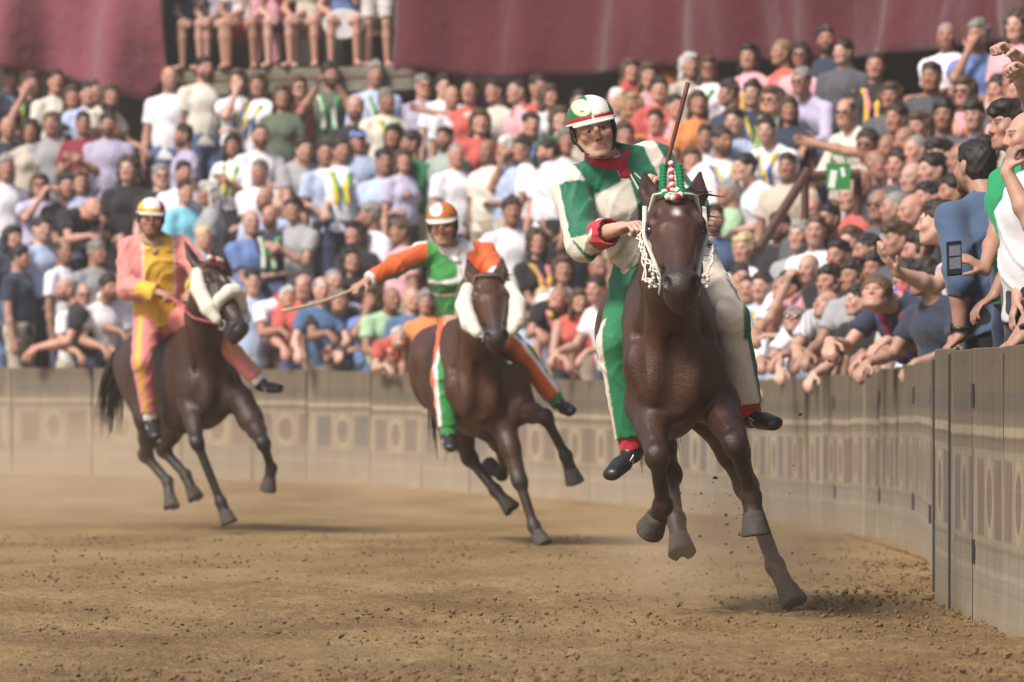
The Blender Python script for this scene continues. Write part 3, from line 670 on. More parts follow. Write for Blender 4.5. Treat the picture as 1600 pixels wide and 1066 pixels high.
def add_hp(m, J, org=(0, 0, 0)):
    v = np.empty(len(m.vertices) * 3, np.float32); m.vertices.foreach_get('co', v); v = v.reshape(-1, 3) + np.asarray(org, np.float32)
    attr_vec(m, (v - J['head']) @ J['Rh'] / J.get('hk', 1.0), 'hp')
def head_matrix(J, org=(0, 0, 0)):
    M = Matrix((J['Rh'] * J.get('hk', 1.0)).tolist()).to_4x4(); M.translation = Vector(J['head'] - np.asarray(org)); return M
def glasses_mesh():
    b = MB()
    for s in (-1, 1):
        b.ball((s * .031, -.104, .001), (.023, .004, .017), 10); b.tube([(s * .052, -.098, .006), (s * .078, -.04, .008), (s * .082, .01, .004)], .0028, 5)
    b.tube([(-.012, -.108, .006), (.012, -.108, .006)], .003, 5); return b.mesh('sunglasses')
GLASSES = glasses_mesh()
# ================================================================ horses
def coat_material():
    m, nt, b = mat_new('horse_coat'); N = NT(nt); co = N.coord('Object')
    c = N.n('ShaderNodeVertexColor', layer_name='col').outputs[0]
    f = N.m('MULTIPLY_ADD', N.noise(6, 6, .65, vec=co), 1.3, .35); h = N.n('ShaderNodeHueSaturation'); N.l(f, h.inputs['Value']); N.l(c, h.inputs['Color'])
    dz = N.n('ShaderNodeSeparateXYZ'); N.l(co, dz.inputs[0]); dust = N.m('MULTIPLY', N.m('MULTIPLY_ADD', dz.outputs[2], -1.5, 1.1, clamp=True), N.m('MULTIPLY_ADD', N.noise(11, 5, .7, vec=co), 2.6, -1.05, clamp=True)); cc_ = N.mix(N.m('MULTIPLY', dust, .32), h.outputs[0], (.20, .125, .07)); N.l(cc_, b.inputs['Base Color'])
    wet = N.noise(5, 4, .6, vec=co); N.l(N.m('MULTIPLY_ADD', wet, .52, .20), b.inputs['Roughness']); b.inputs['Specular IOR Level'].default_value = .45
    st = N.noise(1, 3, .6, vec=N.coord('Object', (60, 60, 260)))
    hh = N.m('ADD', N.m('MULTIPLY', N.noise(9, 3, .5, vec=co), .55), N.m('ADD', N.m('MULTIPLY', st, .24), N.m('MULTIPLY', N.noise(24, 5, .6, vec=co), .32))); N.bump(hh, .7, .015, b)
    return m
M_COAT = coat_material()
M_HOOF = simple('hoof_horn', (.058, .048, .040), rough=.75, noise=.7, scale=45, bump=.4, bscale=90)
M_MANE = simple('horse_hair', (.018, .013, .011), rough=.45, spec=.5, noise=.4, scale=60)
M_EYE = simple('horse_eye', (.012, .008, .006), rough=.06, spec=.9)
M_FLEECE = simple('sheepskin', (.72, .66, .55), rough=.95, noise=.2, scale=60, bump=1.0, bscale=130, bdist=.01, sheen=.5)
M_STRAP = simple('strap_leather', (0, 0, 0), rough=.5, use_obj=True, noise=.3, scale=60)
def horse(B, head, legs, side_leg, h, coat, points, label, muzzle_col=None, hoof_cols=None, tail=None, mane_dir=(0, 0, 0)):
    """B: dict(O, F, S) body frame, head: (poll, muzzle, lateral), legs: FR, FL, HR, HL lists of joints"""
    O, Fv, S = B['O'], nrm(B['F']), nrm(B['S']); U = nrm(np.cross(Fv, S)); U = U if U[2] > 0 else -U
    q = lambda f, s, u: O + f * Fv + s * S + u * U
    F = Field(); T = 'body'
    F.econe(q(.10, 0, 1.14), q(-.50, 0, 1.16), (B.get('rw', .170), .355), (B.get('bw', .205), .315), S, k=.10, tag=T)          # rib cage
    F.ell(q(.22, 0, 1.10), (B.get('rw', .17) - .01, .20, .27), np.stack([S, Fv, U], 1), k=.10, tag=T)                    # breast
    for s in (-1, 1):
        F.ell(q(.33, s * .08, 1.05), (.085, .10, .155), np.stack([S, Fv, U], 1), k=.035, tag=T)        # pectorals
        F.econe(q(-.06, s * .085, 1.42), q(.30, s * .130, 1.10), (.06, .12), (.07, .10), S, k=.06, tag=T)   # shoulder blade
        F.ell(q(-.80, s * .115, 1.22), (.145, .30, .27), np.stack([S, Fv, U], 1), k=.10, tag=T)         # croup
        F.ell(q(-.62, s * .19, 1.30), (.07, .09, .09), np.stack([S, Fv, U], 1), k=.06, tag=T)          # point of hip
    F.cone(q(.10, 0, 1.44), q(-.25, 0, 1.47), .075, .07, k=.08, tag=T); F.cone(q(-.25, 0, 1.42), q(-.95, 0, 1.42), .09, .08, k=.10, tag=T)
    F.cone(q(.36, 0, 1.22), q(.33, 0, .92), .05, .06, k=.05, tag=T)                                    # breast bone
    poll, muz, lat = head; A = nrm(muz - poll); lat = nrm(np.asarray(lat) - A * (np.asarray(lat) @ A)); Nn = np.cross(A, lat)
    Nn = Nn if Nn @ Fv > -.2 and (Nn[2] > 0 or Nn @ Fv > 0) else -Nn
    HS = B.get('hs', 1.09); hp = lambda t, l, n: poll + HS * (t * A + l * lat + n * Nn)
    nb1 = q(.12, 0, 1.24); nb2 = hp(.04, 0, -.13); mid = nb1 * .5 + nb2 * .5 + U * .03
    F.econe(nb1, mid, (.155, .27), (.115, .185), S, k=.10, tag=T); F.econe(mid, nb2, (.115, .185), (.085, .115), S * .5 + lat * .5, k=.07, tag=T)
    F.cone(q(.30, 0, 1.18), nb2 + (mid - nb2) * .5 - Nn * .05, .07, .05, k=.08, tag=T)                 # windpipe
    R = np.stack([lat, Nn, A], 1); E = lambda p, r, k=.03, tag='head', **kw: F.ell(hp(*p), HS * np.array(r), R, k=k, tag=tag, **kw)
    C = lambda a, b, ra, rb, k=.03, tag='head', **kw: F.cone(hp(*a), hp(*b), ra * HS, rb * HS, k=k, tag=tag, **kw)
    L = lambda a, b, ra, rb, k=.03, tag='head', **kw: F.econe(hp(*a), hp(*b), (ra[0] * HS, ra[1] * HS), (rb[0] * HS, rb[1] * HS), lat, k=k, tag=tag, **kw)
    E((.05, 0, -.10), (.092, .10, .115)); L((.04, 0, -.055), (.24, 0, -.045), (.080, .05), (.083, .05)); L((.24, 0, -.05), (.50, 0, -.056), (.078, .055), (.044, .045))
    E((.555, 0, -.082), (.060, .068, .068), tag='muzzle'); L((.09, 0, -.18), (.27, 0, -.175), (.062, .085), (.052, .075)); L((.25, 0, -.16), (.55, 0, -.135), (.046, .06), (.033, .03))
    E((.585, 0, -.14), (.034, .032, .034), tag='muzzle'); C((.565, -.025, -.115), (.565, .025, -.115), .030, .030, tag='muzzle')
    for s in (-1, 1):
        E((.175, s * .082, -.062), (.030, .042, .045), k=.025); C((.20, s * .085, -.075), (.40, s * .055, -.085), .020, .012, k=.025)
        C((.115, s * .075, -.035), (.19, s * .088, -.032), .014, .016, k=.02); E((.205, s * .103, -.058), (.012, .020, .022), k=.010, sub=True)
        E((.150, s * .062, -.012), (.018, .014, .028), k=.02, sub=True)
        E((.562, s * .042, -.058), (.030, .034, .038), k=.02, tag='muzzle'); E((.598, s * .056, -.040), (.020, .026, .030), k=.008, sub=True)
        L((-.005, s * .066, -.075), (-.085, s * .088, -.065), (.040, .030), (.043, .026), k=.02, tag='ear'); L((-.085, s * .088, -.065), (-.205, s * .104, -.045), (.043, .026), (.007, .008), k=.01, tag='ear')
        L((-.045, s * .084, -.036), (-.16, s * .099, -.026), (.027, .014), (.008, .010), k=.008, sub=True)
    # grooves and veins that the skin shows over the muscles
    Sb = lambda a, b, r, r2, k=.03: F.cone(a, b, r, r2, k=k, sub=True)
    Sb(q(.455, 0, 1.24), q(.43, 0, .92), .020, .026, .05)
    for s in (-1, 1):
        Sb(q(.40, s * .165, 1.24), q(.40, s * .150, .93), .018, .022, .045); Sb(q(.12, s * (.222 + B.get('rw', .17) - .17), 1.36), q(.20, s * (.232 + B.get('rw', .17) - .17), 1.02), .016, .020, .05)
        Sb(mid + S * s * .130 - U * .07, q(.34, s * .140, 1.22), .014, .016, .05)
        F.cone(hp(.26, s * .082, -.10), hp(.42, s * .060, -.10), .006, .004, k=.010, tag='head'); F.cone(q(.40, s * .10, 1.12), q(.37, s * .135, .98), .006, .005, k=.012, tag=T)
        Sb(hp(.27, s * .050, .005), hp(.44, s * .038, -.008), .010, .008, .02); Sb(hp(.30, s * .092, -.125), hp(.48, s * .062, -.118), .012, .010, .025)
    hoofs = []
    for key in ('FR', 'FL', 'HR', 'HL'):
        j = [np.asarray(p, float) for p in legs[key]]; fore = key[0] == 'F'
        if fore:
            sh, el, kn, ft, sole = j
            F.cone(sh, el, .090, .085, k=.06, tag=T); d = nrm(kn - el)
            F.cone(el - .03 * d, el * .55 + kn * .45, .088, .064, k=.04, tag='leg'); F.cone(el * .55 + kn * .45, kn, .062, .047, k=.03, tag='leg')
            F.ell(el * .62 + kn * .38 + Fv * .025, (.05, .05, .10), frame(kn - el, S), k=.03, tag='leg')
            rk, rc = .043, .033
            fm = nrm(np.cross(d, S)); Fo = Fv - d * (Fv @ d); Fo = nrm(Fo); F.cone(el * .6 + kn * .4 + Fo * .06 - S * .03, el * .2 + kn * .8 + Fo * .048 - S * .012, .006, .005, k=.012, tag='leg')
        else:
            hip, st, kn, ft, sole = j
            F.cone(hip, st, .175, .12, k=.09, tag=T); F.cone(st, st * .45 + kn * .55, .115, .072, k=.05, tag='leg'); F.cone(st * .45 + kn * .55, kn, .068, .045, k=.03, tag='leg')
            back = nrm((st - kn) + (ft - kn)) * -1; F.cone(kn + back * .02, kn + back * .045 + nrm(st - kn) * .05, .032, .022, k=.02, tag='lower')
            F.cone(kn + back * .05 + nrm(st - kn) * .05, st * .4 + kn * .6 + back * .03, .016, .022, k=.02, tag='leg')
            rk, rc = .054, .037
        d = nrm(ft - kn); F.ell(kn, (rk, rk * .95, rk * 1.35), frame(d, S), k=.035, tag='lower'); F.cone(kn + S * .026 - d * .03, kn + S * .026 + d * .025, .020, .018, k=.015, tag='lower'); F.cone(kn - S * .026 - d * .03, kn - S * .026 + d * .025, .020, .018, k=.015, tag='lower')
        pole = nrm(np.cross(d, S)); pole = pole if pole @ Fv < 0 else -pole                               # back of the leg
        F.cone(kn + d * .04, ft, rc, rc * .9, k=.02, tag='lower'); F.cone(kn + d * .05 + pole * .028, ft + pole * .022, .016, .019, k=.018, tag='lower')
        F.ell(ft, (.042, .042, .046), frame(d, S), k=.02, tag='lower'); F.ell(ft + pole * .035 - d * .005, (.02, .02, .03), frame(d, S), k=.015, tag='lower')
        hd = nrm(sole - ft); Lh = np.linalg.norm(sole - ft); cor = sole - hd * .075
        F.cone(ft, cor, .036, .042, k=.02, tag='lower'); F.ell(cor, (.047, .047, .02), frame(hd, S), k=.012, tag='lower')
        H = Field(); H.cone(cor + hd * .008, sole + hd * .03, .046, .068, k=.01, cut=(sole, hd)); nf = nrm(Fv - hd * (Fv @ hd))
        H.cone(cor + hd * .01 + nf * .012, sole + hd * .03 + nf * .022, .04, .058, k=.02, cut=(sole, hd))
        H.ell(sole + hd * .012 - nf * .05, (.018, .03, .03), frame(hd, S), k=.01, sub=True)
        hoofs.append(H)
    def cols(f, v):
        c = f.tagcol(v, {'body': coat, 'head': coat, 'leg': tuple(.6 * a + .4 * b for a, b in zip(coat, points)), 'lower': points, 'muzzle': muzzle_col or points, 'ear': tuple(.7 * a for a in coat)}, .028, coat)
        hv = (v - poll) @ R / HS; a = hv[:, 2]; l = hv[:, 0]; n = hv[:, 1]
        w = np.exp(-((l / .013) ** 2 + ((a - .17) / .03) ** 2)) * (n > -.06) * B.get('star', 0)
        c = c * (1 - w[:, None]) + w[:, None] * np.array((.6, .56, .52))
        for sd_ in (-1, 1):
            w = np.exp(-(((l - sd_ * .054) / .017) ** 2 + ((a - .585) / .026) ** 2 + ((n + .046) / .022) ** 2)); c = c * (1 - w[:, None] * .97)  # blackens the nostril hollows, their inner shade put into the colour
        return c
    base = np.array([O[0], O[1], float(ground_z(O[1]))])
    m = F.mesh('horse', h, colors=cols); m.transform(Matrix.Translation(Vector(-base)))
    o = obj('horse', m, mat=M_COAT, label=label, cat='horse', group='racing horses'); o.location = base
    off = Matrix.Translation(Vector(-base))
    def child(name, me, mat, color=None, parent=None):
        me.transform(off); c = obj(name, me, parent or o, mat, color); return c
    for i, H in enumerate(hoofs): child('hoof', H.mesh('hoof', h), M_HOOF if not hoof_cols or not hoof_cols[i] else hoof_cols[i])
    for s in (-1, 1):
        b = MB(); b.ball(hp(.200, s * .094, -.060), (.019 * HS, .021 * HS, .021 * HS), 14, R); child('eye', b.mesh('eye'), M_EYE)
    # mane and tail
    rr = random.Random(5); b = MB(); top0 = q(.02, 0, 1.50); top1 = hp(-.02, 0, -.15)
    for i in range(150):
        t = i / 149; c0 = top0 * (1 - t) + top1 * t + U * (.10 + .09 * math.sin(math.pi * t)) * (.9 if t < .9 else .6) - U * .06
        dv = np.array(mane_dir) * rr.uniform(.6, 1.4) + S * rr.uniform(-.05, .05) - Fv * rr.uniform(.02, .1) + U * rr.uniform(-.04, .03)
        b.tube([c0, c0 + dv * .5 + U * .02, c0 + dv], [.005, .0035, .0008], 4)
    for i in range(26):
        c0 = hp(-.01, rr.uniform(-.035, .035), -.045); dv = np.array(mane_dir) * rr.uniform(.5, 1.2) + A * rr.uniform(-.03, .05) + S * rr.uniform(-.03, .03)
        b.tube([c0, c0 + dv * .5 + U * .015, c0 + dv], [.005, .004, .001], 4)
    child('mane', b.mesh('mane'), B.get('mane', M_MANE))
    b = MB(); d0 = q(-1.08, 0, 1.42)
    for i in range(90):
        a = rr.uniform(0, 6.28); r0 = .03 * math.sqrt(rr.random()); p = d0 + S * r0 * math.cos(a) + U * r0 * math.sin(a); pts = [p]
        e1 = S * rr.uniform(-.10, .10); ln = rr.uniform(.7, 1.05); tv = tail if tail is not None else (0, 0, 0)
        for t in (.2, .45, .7, 1.0):
            pts.append(p - Fv * (.18 * math.sin(t * 2.4)) - U * (ln * .78 * t ** 1.5) + e1 * t + np.array(tv) * t + U * .05 * math.sin(3 * t))
        b.tube(pts, [.012, .012, .010, .007, .001], 4)
    child('tail', b.mesh('tail'), M_MANE)
    return dict(o=o, q=q, hp=hp, child=child, F=Fv, S=S, U=U, A=A, lat=lat, N=Nn, base=base, R=R)
def PP(l, Y0): return [P(a, b, Y0 + c) for a, b, c in l]
# --- the leading horse, coming straight at the camera
Y1 = 17.54
O1 = P(1056, 590, Y1 + .30); O1[2] = ground_z(Y1 + .3) - .055
H1 = horse(dict(O=O1, F=(.02, -1, 0), S=(1, .02, .03), star=.9, mane=simple('brown_horse_hair', (.05, .026, .016), rough=.5, noise=.4, scale=60)), (P(1054, 296, Y1 - .62), P(1065, 424, Y1 - 1.16), (1, 0, -.02)),
    dict(FL=PP([(1096, 575, .05), (1122, 632, .10), (1150, 696, -.24), (1174, 776, -.12), (1181, 836, -.13)], Y1),
         FR=PP([(1024, 575, .05), (1012, 634, .10), (1027, 714, -.24), (1036, 790, -.08), (1016, 828, .02)], Y1),
         HL=PP([(1080, 520, 1.15), (1120, 640, .72), (1166, 760, .98), (1211, 884, .72), (1242, 944, .63)], Y1),
         HR=PP([(1004, 520, 1.15), (1012, 640, .70), (1046, 742, .96), (1056, 812, .70), (1066, 866, .60)], Y1)),
    None, .0085, (.052, .0195, .0105), (.026, .012, .0085), 'dark bay horse at full gallop nearest the camera, with green and white browband', muzzle_col=(.030, .018, .016), mane_dir=(.13, .05, .02))
# --- second horse, a little behind to the left
Y2 = 26.7
O2 = P(757, 590, Y2 + .30); O2[2] = ground_z(Y2 + .3) - .10
H2 = horse(dict(O=O2, F=(.17, -1, 0), S=(1, .17, .09), star=0, rw=.19, bw=.225, hs=1.05), (P(762, 424, Y2 - .55), P(776, 516, Y2 - 1.06), (1, .06, .02)),
    dict(FL=PP([(805, 590, .05), (816, 640, .05), (852, 652, -.30), (884, 712, -.22), (898, 754, -.18)], Y2),
         FR=PP([(750, 600, .05), (786, 660, .05), (812, 752, -.08), (834, 822, -.12), (849, 852, -.16)], Y2),
         HL=PP([(752, 560, 1.1), (768, 660, .75), (790, 712, 1.05), (784, 742, 1.25), (764, 728, 1.36)], Y2),
         HR=PP([(700, 560, 1.1), (712, 655, .75), (734, 716, 1.0), (774, 766, .84), (801, 797, .78)], Y2)),
    None, .0105, (.064, .024, .012), (.016, .010, .009), 'brown horse with white sheepskin cheek pieces, second in the race', muzzle_col=(.03, .024, .024), mane_dir=(.10, .1, .02))
# --- third horse, far left, head turned away from the rail
Y3 = 30.0
O3 = P(322, 590, Y3 + .28); O3[2] = ground_z(Y3 + .28) - .06
H3 = horse(dict(O=O3, F=(.48, -1, 0), S=(1, .48, .06), star=1.0, rw=.195, bw=.235, hs=1.12), (P(333, 408, Y3 - .62), P(386, 508, Y3 - 1.06), (.80, .55, -.30)),
    dict(FL=PP([(376, 622, -.02), (392, 656, -.08), (412, 694, -.38), (424, 732, -.26), (418, 766, -.22)], Y3),
         FR=PP([(296, 600, .0), (298, 636, .0), (308, 692, -.30), (345, 784, -.26), (358, 818, -.28)], Y3),
         HL=PP([(262, 570, .9), (280, 650, .45), (256, 704, .86), (290, 742, .70), (306, 780, .62)], Y3),
         HR=PP([(215, 570, 1.15), (236, 652, .75), (228, 712, 1.15), (262, 752, 1.0), (268, 794, .93)], Y3)),
    None, .0115, (.042, .019, .012), (.010, .008, .008), 'dark brown horse with sheepskin noseband, last of the three', muzzle_col=(.03, .027, .03), mane_dir=(.06, .1, .02), tail=(-.25, .1, .1))
# ================================================================ riders
M_FELT = simple('felt', (0, 0, 0), rough=.95, use_obj=True, noise=.35, scale=180, bump=.9, bscale=260, bdist=.006)
G1, W1, RD = (.010, .125, .065), (.66, .60, .50), (.42, .018, .026)
M_SUIT = simple('racing_silk', (0, 0, 0), rough=.62, spec=.3, use_col=True, noise=.10, scale=14, bump=.22, bscale=22, bdist=.02, sheen=.2)
M_ENAMEL = simple('helmet_enamel', (0, 0, 0), rough=.22, spec=.5, use_col=True, noise=.06, scale=30)
M_WHIP = simple('dried_whip', (.13, .055, .035), rough=.6, noise=.35, scale=30, bump=.3)
M_REIN = simple('rein', (.62, .58, .50), rough=.8, noise=.3, scale=120, bump=.6, bscale=200)
def seg(v, a, b):
    """parameter along a-b and offset vector from it"""
    ab = b - a; t = np.clip((v - a) @ ab / (ab @ ab), 0, 1); return t, v - (a + t[:, None] * ab)
def rider(J, h, label, jacket, trousers, helmet, neck_col, ankle_col, skin, jinf=.03, cuff_col=None, collar=None, beard=0.0, hem=.90, cuff=.93):
    base = np.array([J['pelvis'][0], J['pelvis'][1], min(J['toe'][0][2], J['toe'][1][2])]); off = Matrix.Translation(Vector(-base))
    m = body_field(J, rmin=.0095, feet=False).mesh('rider_body', h * .72); m.transform(off); add_hp(m, J, base)
    o = obj('person', m, mat=M_SKIN, color=skin, label=label, cat='jockey', group='jockeys'); o.location = base; o['beard'] = beard
    def child(name, me, mat, color=None, parent=None): me.transform(off); return obj(name, me, parent or o, mat, color)
    F, cuts = top_field(J, 'long', infl=jinf, hem=hem, cuff=cuff); child('jacket', F.mesh('jacket', h, noise=wrinkle(.0062, 24), cuts=cuts, colors=jacket), M_SUIT)
    F, cuts = bottom_field(J, 'long', infl=.017); child('trousers', F.mesh('trousers', h, noise=wrinkle(.0042, 25), cuts=cuts, colors=trousers), M_SUIT)
    for i in (0, 1):
        kn, an, toe = J['kn'][i], J['an'][i], J['toe'][i]; d = nrm(an - kn); F = Field()
        F.cone(an - d * .035, an + d * .06, .054, .050, cut=(an + d * .035, d)); c = F.mesh('ankle_cuff', h, noise=wrinkle(.003, 30), cuts=[(an - d * .05, -d)])
        attr_col(c, np.tile(ankle_col, (len(c.vertices), 1))); child('ankle_cuff', c, M_SUIT)
        F = Field(); f = nrm(toe - an); heel = an + d * .045 - nrm(f - d * (f @ d)) * .035; t2 = toe + f * .045
        F.cone(an + d * .02, an + d * .045, .042, .042, k=.02); F.econe(heel, t2, (.036, .036), (.036, .022), np.cross(f, d), k=.03)
        F.econe(heel * .4 + t2 * .6, t2, (.045, .03), (.03, .02), np.cross(f, d), k=.03)
        sh = child('shoe', F.mesh('shoe', h * .8), M_BLACK)
        b = MB(); sd = nrm(np.cross(f, d)); sd = sd if sd[1] < 0 else -sd; c0 = heel * .45 + t2 * .55 + sd * .044 - d * .004
        b.tube([c0 - f * .025 - d * .012, c0 + f * .02 - d * .012, c0 + f * .012 + d * .012, c0 - f * .018 + d * .012], .0025, 4, closed=True); b.tube([c0 - f * .022 + d * .01, c0, c0 + f * .012 - d * .01], .0025, 4)
        mk = MB(); mk.v, mk.f = b.v, b.f; child('emblem', mk.mesh('emblem'), M_WHITE, parent=sh)
        if cuff_col is not None:
            el, wr = J['el'][i], J['wr'][i]; d = nrm(wr - el); F = Field(); a = el + (wr - el) * .42; e = el + (wr - el) * .70
            F.cone(a, e + d * .02, .066, .060, cut=(e, d)); F.cone(e - d * .03, e + d * .05, .048, .050, k=.01, sub=True)
            c = F.mesh('sleeve_cuff', h * .8, noise=wrinkle(.003, 30), cuts=[(a, -d)]); attr_col(c, np.tile(cuff_col, (len(c.vertices), 1))); child('sleeve_cuff', c, M_SUIT)
    # neckerchief
    up = nrm(J['neck'] - J['chest']); S = nrm(J['sh'][1] - J['sh'][0]); fw = nrm(np.cross(up, S)); fw = fw if fw[1] < 0 else -fw
    F = Field(); n0 = J['neck'] + up * .005
    ringp = [n0 + .070 * (math.cos(a) * S + math.sin(a) * fw) + up * (.022 - .03 * max(0, math.sin(a))) for a in np.linspace(0, 2 * math.pi, 15)]
    for a, b2 in zip(ringp[:-1], ringp[1:]): F.cone(a, b2, .029, .029, k=.02)
    F.cone(n0 + fw * .085 - up * .03, n0 + fw * .10 - up * .055, .022, .03, k=.02)
    c = F.mesh('neckerchief', h * .8, noise=wrinkle(.004, 34)); attr_col(c, np.tile(neck_col, (len(c.vertices), 1))); child('neckerchief', c, M_SUIT)
    # helmet
    hc, R = J['head'], J['Rh']; qh = lambda *p: hc + R @ np.array(p, float)
    F = Field(); F.ell(qh(0, .012, .048), (.101, .122, .100), R, k=.01); F.ell(qh(0, -.03, -.04), (.082, .12, .075), R, k=.008, sub=True)
    cut = [(qh(0, -.09, .040), R @ nrm((0, -.10, -1)))]
    he = child('helmet', F.mesh('helmet', h * .7, cuts=cut, colors=lambda f, v: helmet((v - hc) @ R)), M_ENAMEL)
    b = MB(); rim = [qh(.103 * math.cos(a), .012 - .124 * math.sin(a), .036 + .006 * math.sin(a)) for a in np.linspace(0, 2 * math.pi, 40)[:-1]]
    b.tube(rim, .0055, 6, closed=True); child('rim', b.mesh('rim'), M_RIM, parent=he)
    b = MB(); pk = [qh(.098 * math.cos(a), -.005 - .125 * math.sin(a), .040) for a in np.linspace(.35, math.pi - .35, 12)]; pk2 = [qh(.094 * math.cos(a), -.02 - .142 * math.sin(a), .030) for a in np.linspace(.35, math.pi - .35, 12)]
    n = len(pk); b.add(pk + pk2, [(i, i + 1, n + i + 1, n + i) for i in range(n - 1)]); b.add([p - R[:, 2] * .004 for p in pk + pk2], [(i + 1, i, n + i, n + i + 1) for i in range(n - 1)]); child('peak', b.mesh('peak'), M_RIM, parent=he)
    b = MB()
    for s in (-1, 1): b.tube([qh(s * .095, .0, .03), qh(s * .086, -.02, -.03), qh(s * .058, -.06, -.092), qh(0, -.085, -.118)], .0075, 6, flat=.5); b.tube([qh(s * .09, .05, .02), qh(s * .084, .01, -.04), qh(s * .07, -.045, -.08)], .006, 6, flat=.5)
    child('chin_strap', b.mesh('chin_strap'), M_BLACK, parent=he)
    for s in (-1, 1): pad = Field(); pad.ell(qh(s * .088, .01, -.004), (.012, .035, .045), R); child('ear_pad', pad.mesh('ear_pad', h), M_BLACK, parent=he)
    J['child'] = child; J['o'] = o; return J
M_WHITE = simple('white_print', (.72, .72, .70), rough=.6); M_RIM = simple('helmet_rim', (.62, .60, .54), rough=.4)
def riderJ(Y0, d, yaw=0, pitch=0, roll=0, w=1.0, hand=None):
    J = {k: P(v[0], v[1], Y0 + v[2]) for k, v in d.items() if not isinstance(v, list)}
    J.update({k: [P(a, b, Y0 + c) for a, b, c in v] for k, v in d.items() if isinstance(v, list)})
    J['Rh'] = rot('Y', math.radians(roll)) @ rot('Z', math.radians(yaw)) @ rot('X', math.radians(pitch)); J['w'] = w; J['fem'] = False; J['hand'] = []
    for i in (0, 1):
        d0, n, c = hand[i]; d0 = nrm(J['wr'][i] - J['el'][i]) if d0 is None else nrm(d0); n = np.array(n, float); J['hand'].append((d0, nrm(n - d0 * (n @ d0)), c))
    return J
def part_of(F, v):
    """nearest named piece for each vertex"""
    D = np.stack([F.dist(p, v.astype(np.float32)) for p in F.p if not p[9]], 1); tags = np.array([p[8] for p in F.p if not p[9]]); return tags[D.argmin(1)]
def setc(c, m, col): c[m] = col
# --- leading rider, green and white with red
R1 = riderJ(Y1, dict(pelvis=(1040, 408, .66), belly=(1012, 358, .58), chest=(978, 305, .50), neck=(953, 252, .44), head=(927, 203, .34),
    sh=[(892, 290, .40), (1020, 250, .55)], el=[(909, 375, .26), (1078, 322, .56)], wr=[(972, 356, .02), (1036, 312, .32)],
    hip=[(1002, 412, .66), (1082, 415, .66)], kn=[(960, 538, .22), (1143, 500, .24)], an=[(984, 690, .26), (1170, 636, .30)], toe=[(962, 730, .14), (1200, 656, .18)]),
    yaw=6, pitch=4, roll=-13, w=1.12, hand=[(None, (.1, .3, -1), 1.35), ((-.2, -.3, .9), (-.8, -.3, 0), 1.4)])
def jacket1(F, v):
    S = nrm(R1['sh'][1] - R1['sh'][0]); up = nrm(R1['neck'] - R1['pelvis']); u = (v - R1['chest']) @ S; hgt = (v - R1['chest']) @ up; tg = part_of(F, v); c = np.tile(G1, (len(v), 1)).astype(float)
    # near half: white body, green shoulder yoke
    setc(c, (u < -.035 + .05 * hgt), W1); setc(c, (u < -.06) & (hgt > .115), G1); setc(c, (u > .105), W1)
    for i in (0, 1):
        t, e = seg(v, R1['sh'][i], R1['el'][i]); s = (tg == 'sleeve%d' % i); w = e @ nrm((.75, -.3, .6))
        if i == 0: setc(c, s, W1); setc(c, s & (w > -.012) & (t > .10), G1)
        else: setc(c, s, W1); setc(c, s & (e @ nrm((.9, 0, .45)) > .042), G1)
        t, e = seg(v, R1['el'][i], R1['wr'][i]); s = (tg == 'cuff%d' % i); setc(c, s, W1); setc(c, s & (e @ nrm((.2, -.3, .9)) > .0) & (t < .5), G1)
    setc(c, (hgt < -.245) & (u < .03), RD); setc(c, (hgt < -.245) & (u < -.09), W1); return c
def trousers1(F, v):
    c = np.tile((.012, .150, .058), (len(v), 1)).astype(float); tg = part_of(F, v)
    mid = (R1['hip'][0] + R1['hip'][1]) / 2; rt = (v - mid)[:, 0] > .03; cream = (.60, .51, .41)
    setc(c, rt, cream)
    for i in (0, 1):
        for a, b in ((R1['hip'][i], R1['kn'][i]), (R1['kn'][i], R1['an'][i])):
            t, e = seg(v, a, b); near = (np.linalg.norm(e, axis=1) < .11) & (tg == 'leg') & (rt == bool(i))
            if i == 0: setc(c, near & (e[:, 0] < -.052) & (t > (.85 if a is R1['hip'][i] else 0)), cream)
            else: setc(c, near & (e[:, 0] > .048) & (t > (.55 if a is R1['hip'][i] else 0)), (.010, .10, .04))
    return c
def helmet1(p):
    x, y, z = p.T; c = np.tile((.012, .13, .055), (len(p), 1)).astype(float)
    setc(c, (x > -.005) & (x < .075) & (z > .06), (.72, .69, .62)); setc(c, (x < -.02) & (y > .02) & (z > .10), (.72, .69, .62))
    setc(c, (z < .062) & (z > .042), RD); setc(c, z < .042, (.72, .69, .62)); setc(c, (np.abs(x + .005) < .004) & (z < .062), (.72, .69, .62))
    d = np.hypot(x + .038, (z - .102) * 1.0); setc(c, (d < .036) & (y < .02), (.72, .60, .34)); setc(c, (np.hypot((x + .040) / .018, (z - .110) / .009) < 1) & (y < .02), (.62, .66, .74))
    setc(c, (np.hypot((x + .022) / .004, (z - .118) / .008) < 1) & (y < .02), (.62, .66, .74)); setc(c, (np.hypot((x + .038) / .014, (z - .086) / .005) < 1) & (y < .02), (.18, .10, .06)); return c
rider(R1, .0075, 'jockey in green and white jacket and red neckerchief, leading the race', jacket1, trousers1, helmet1, RD, RD, (.52, .31, .23), jinf=.032, cuff_col=(.45, .03, .045), cuff=.55)
up = nrm(R1['neck'] - R1['chest']); S_r = nrm(R1['sh'][1] - R1['sh'][0]); fw = nrm(np.cross(up, S_r)); fw = fw if fw[1] < 0 else -fw; n0 = R1['neck']
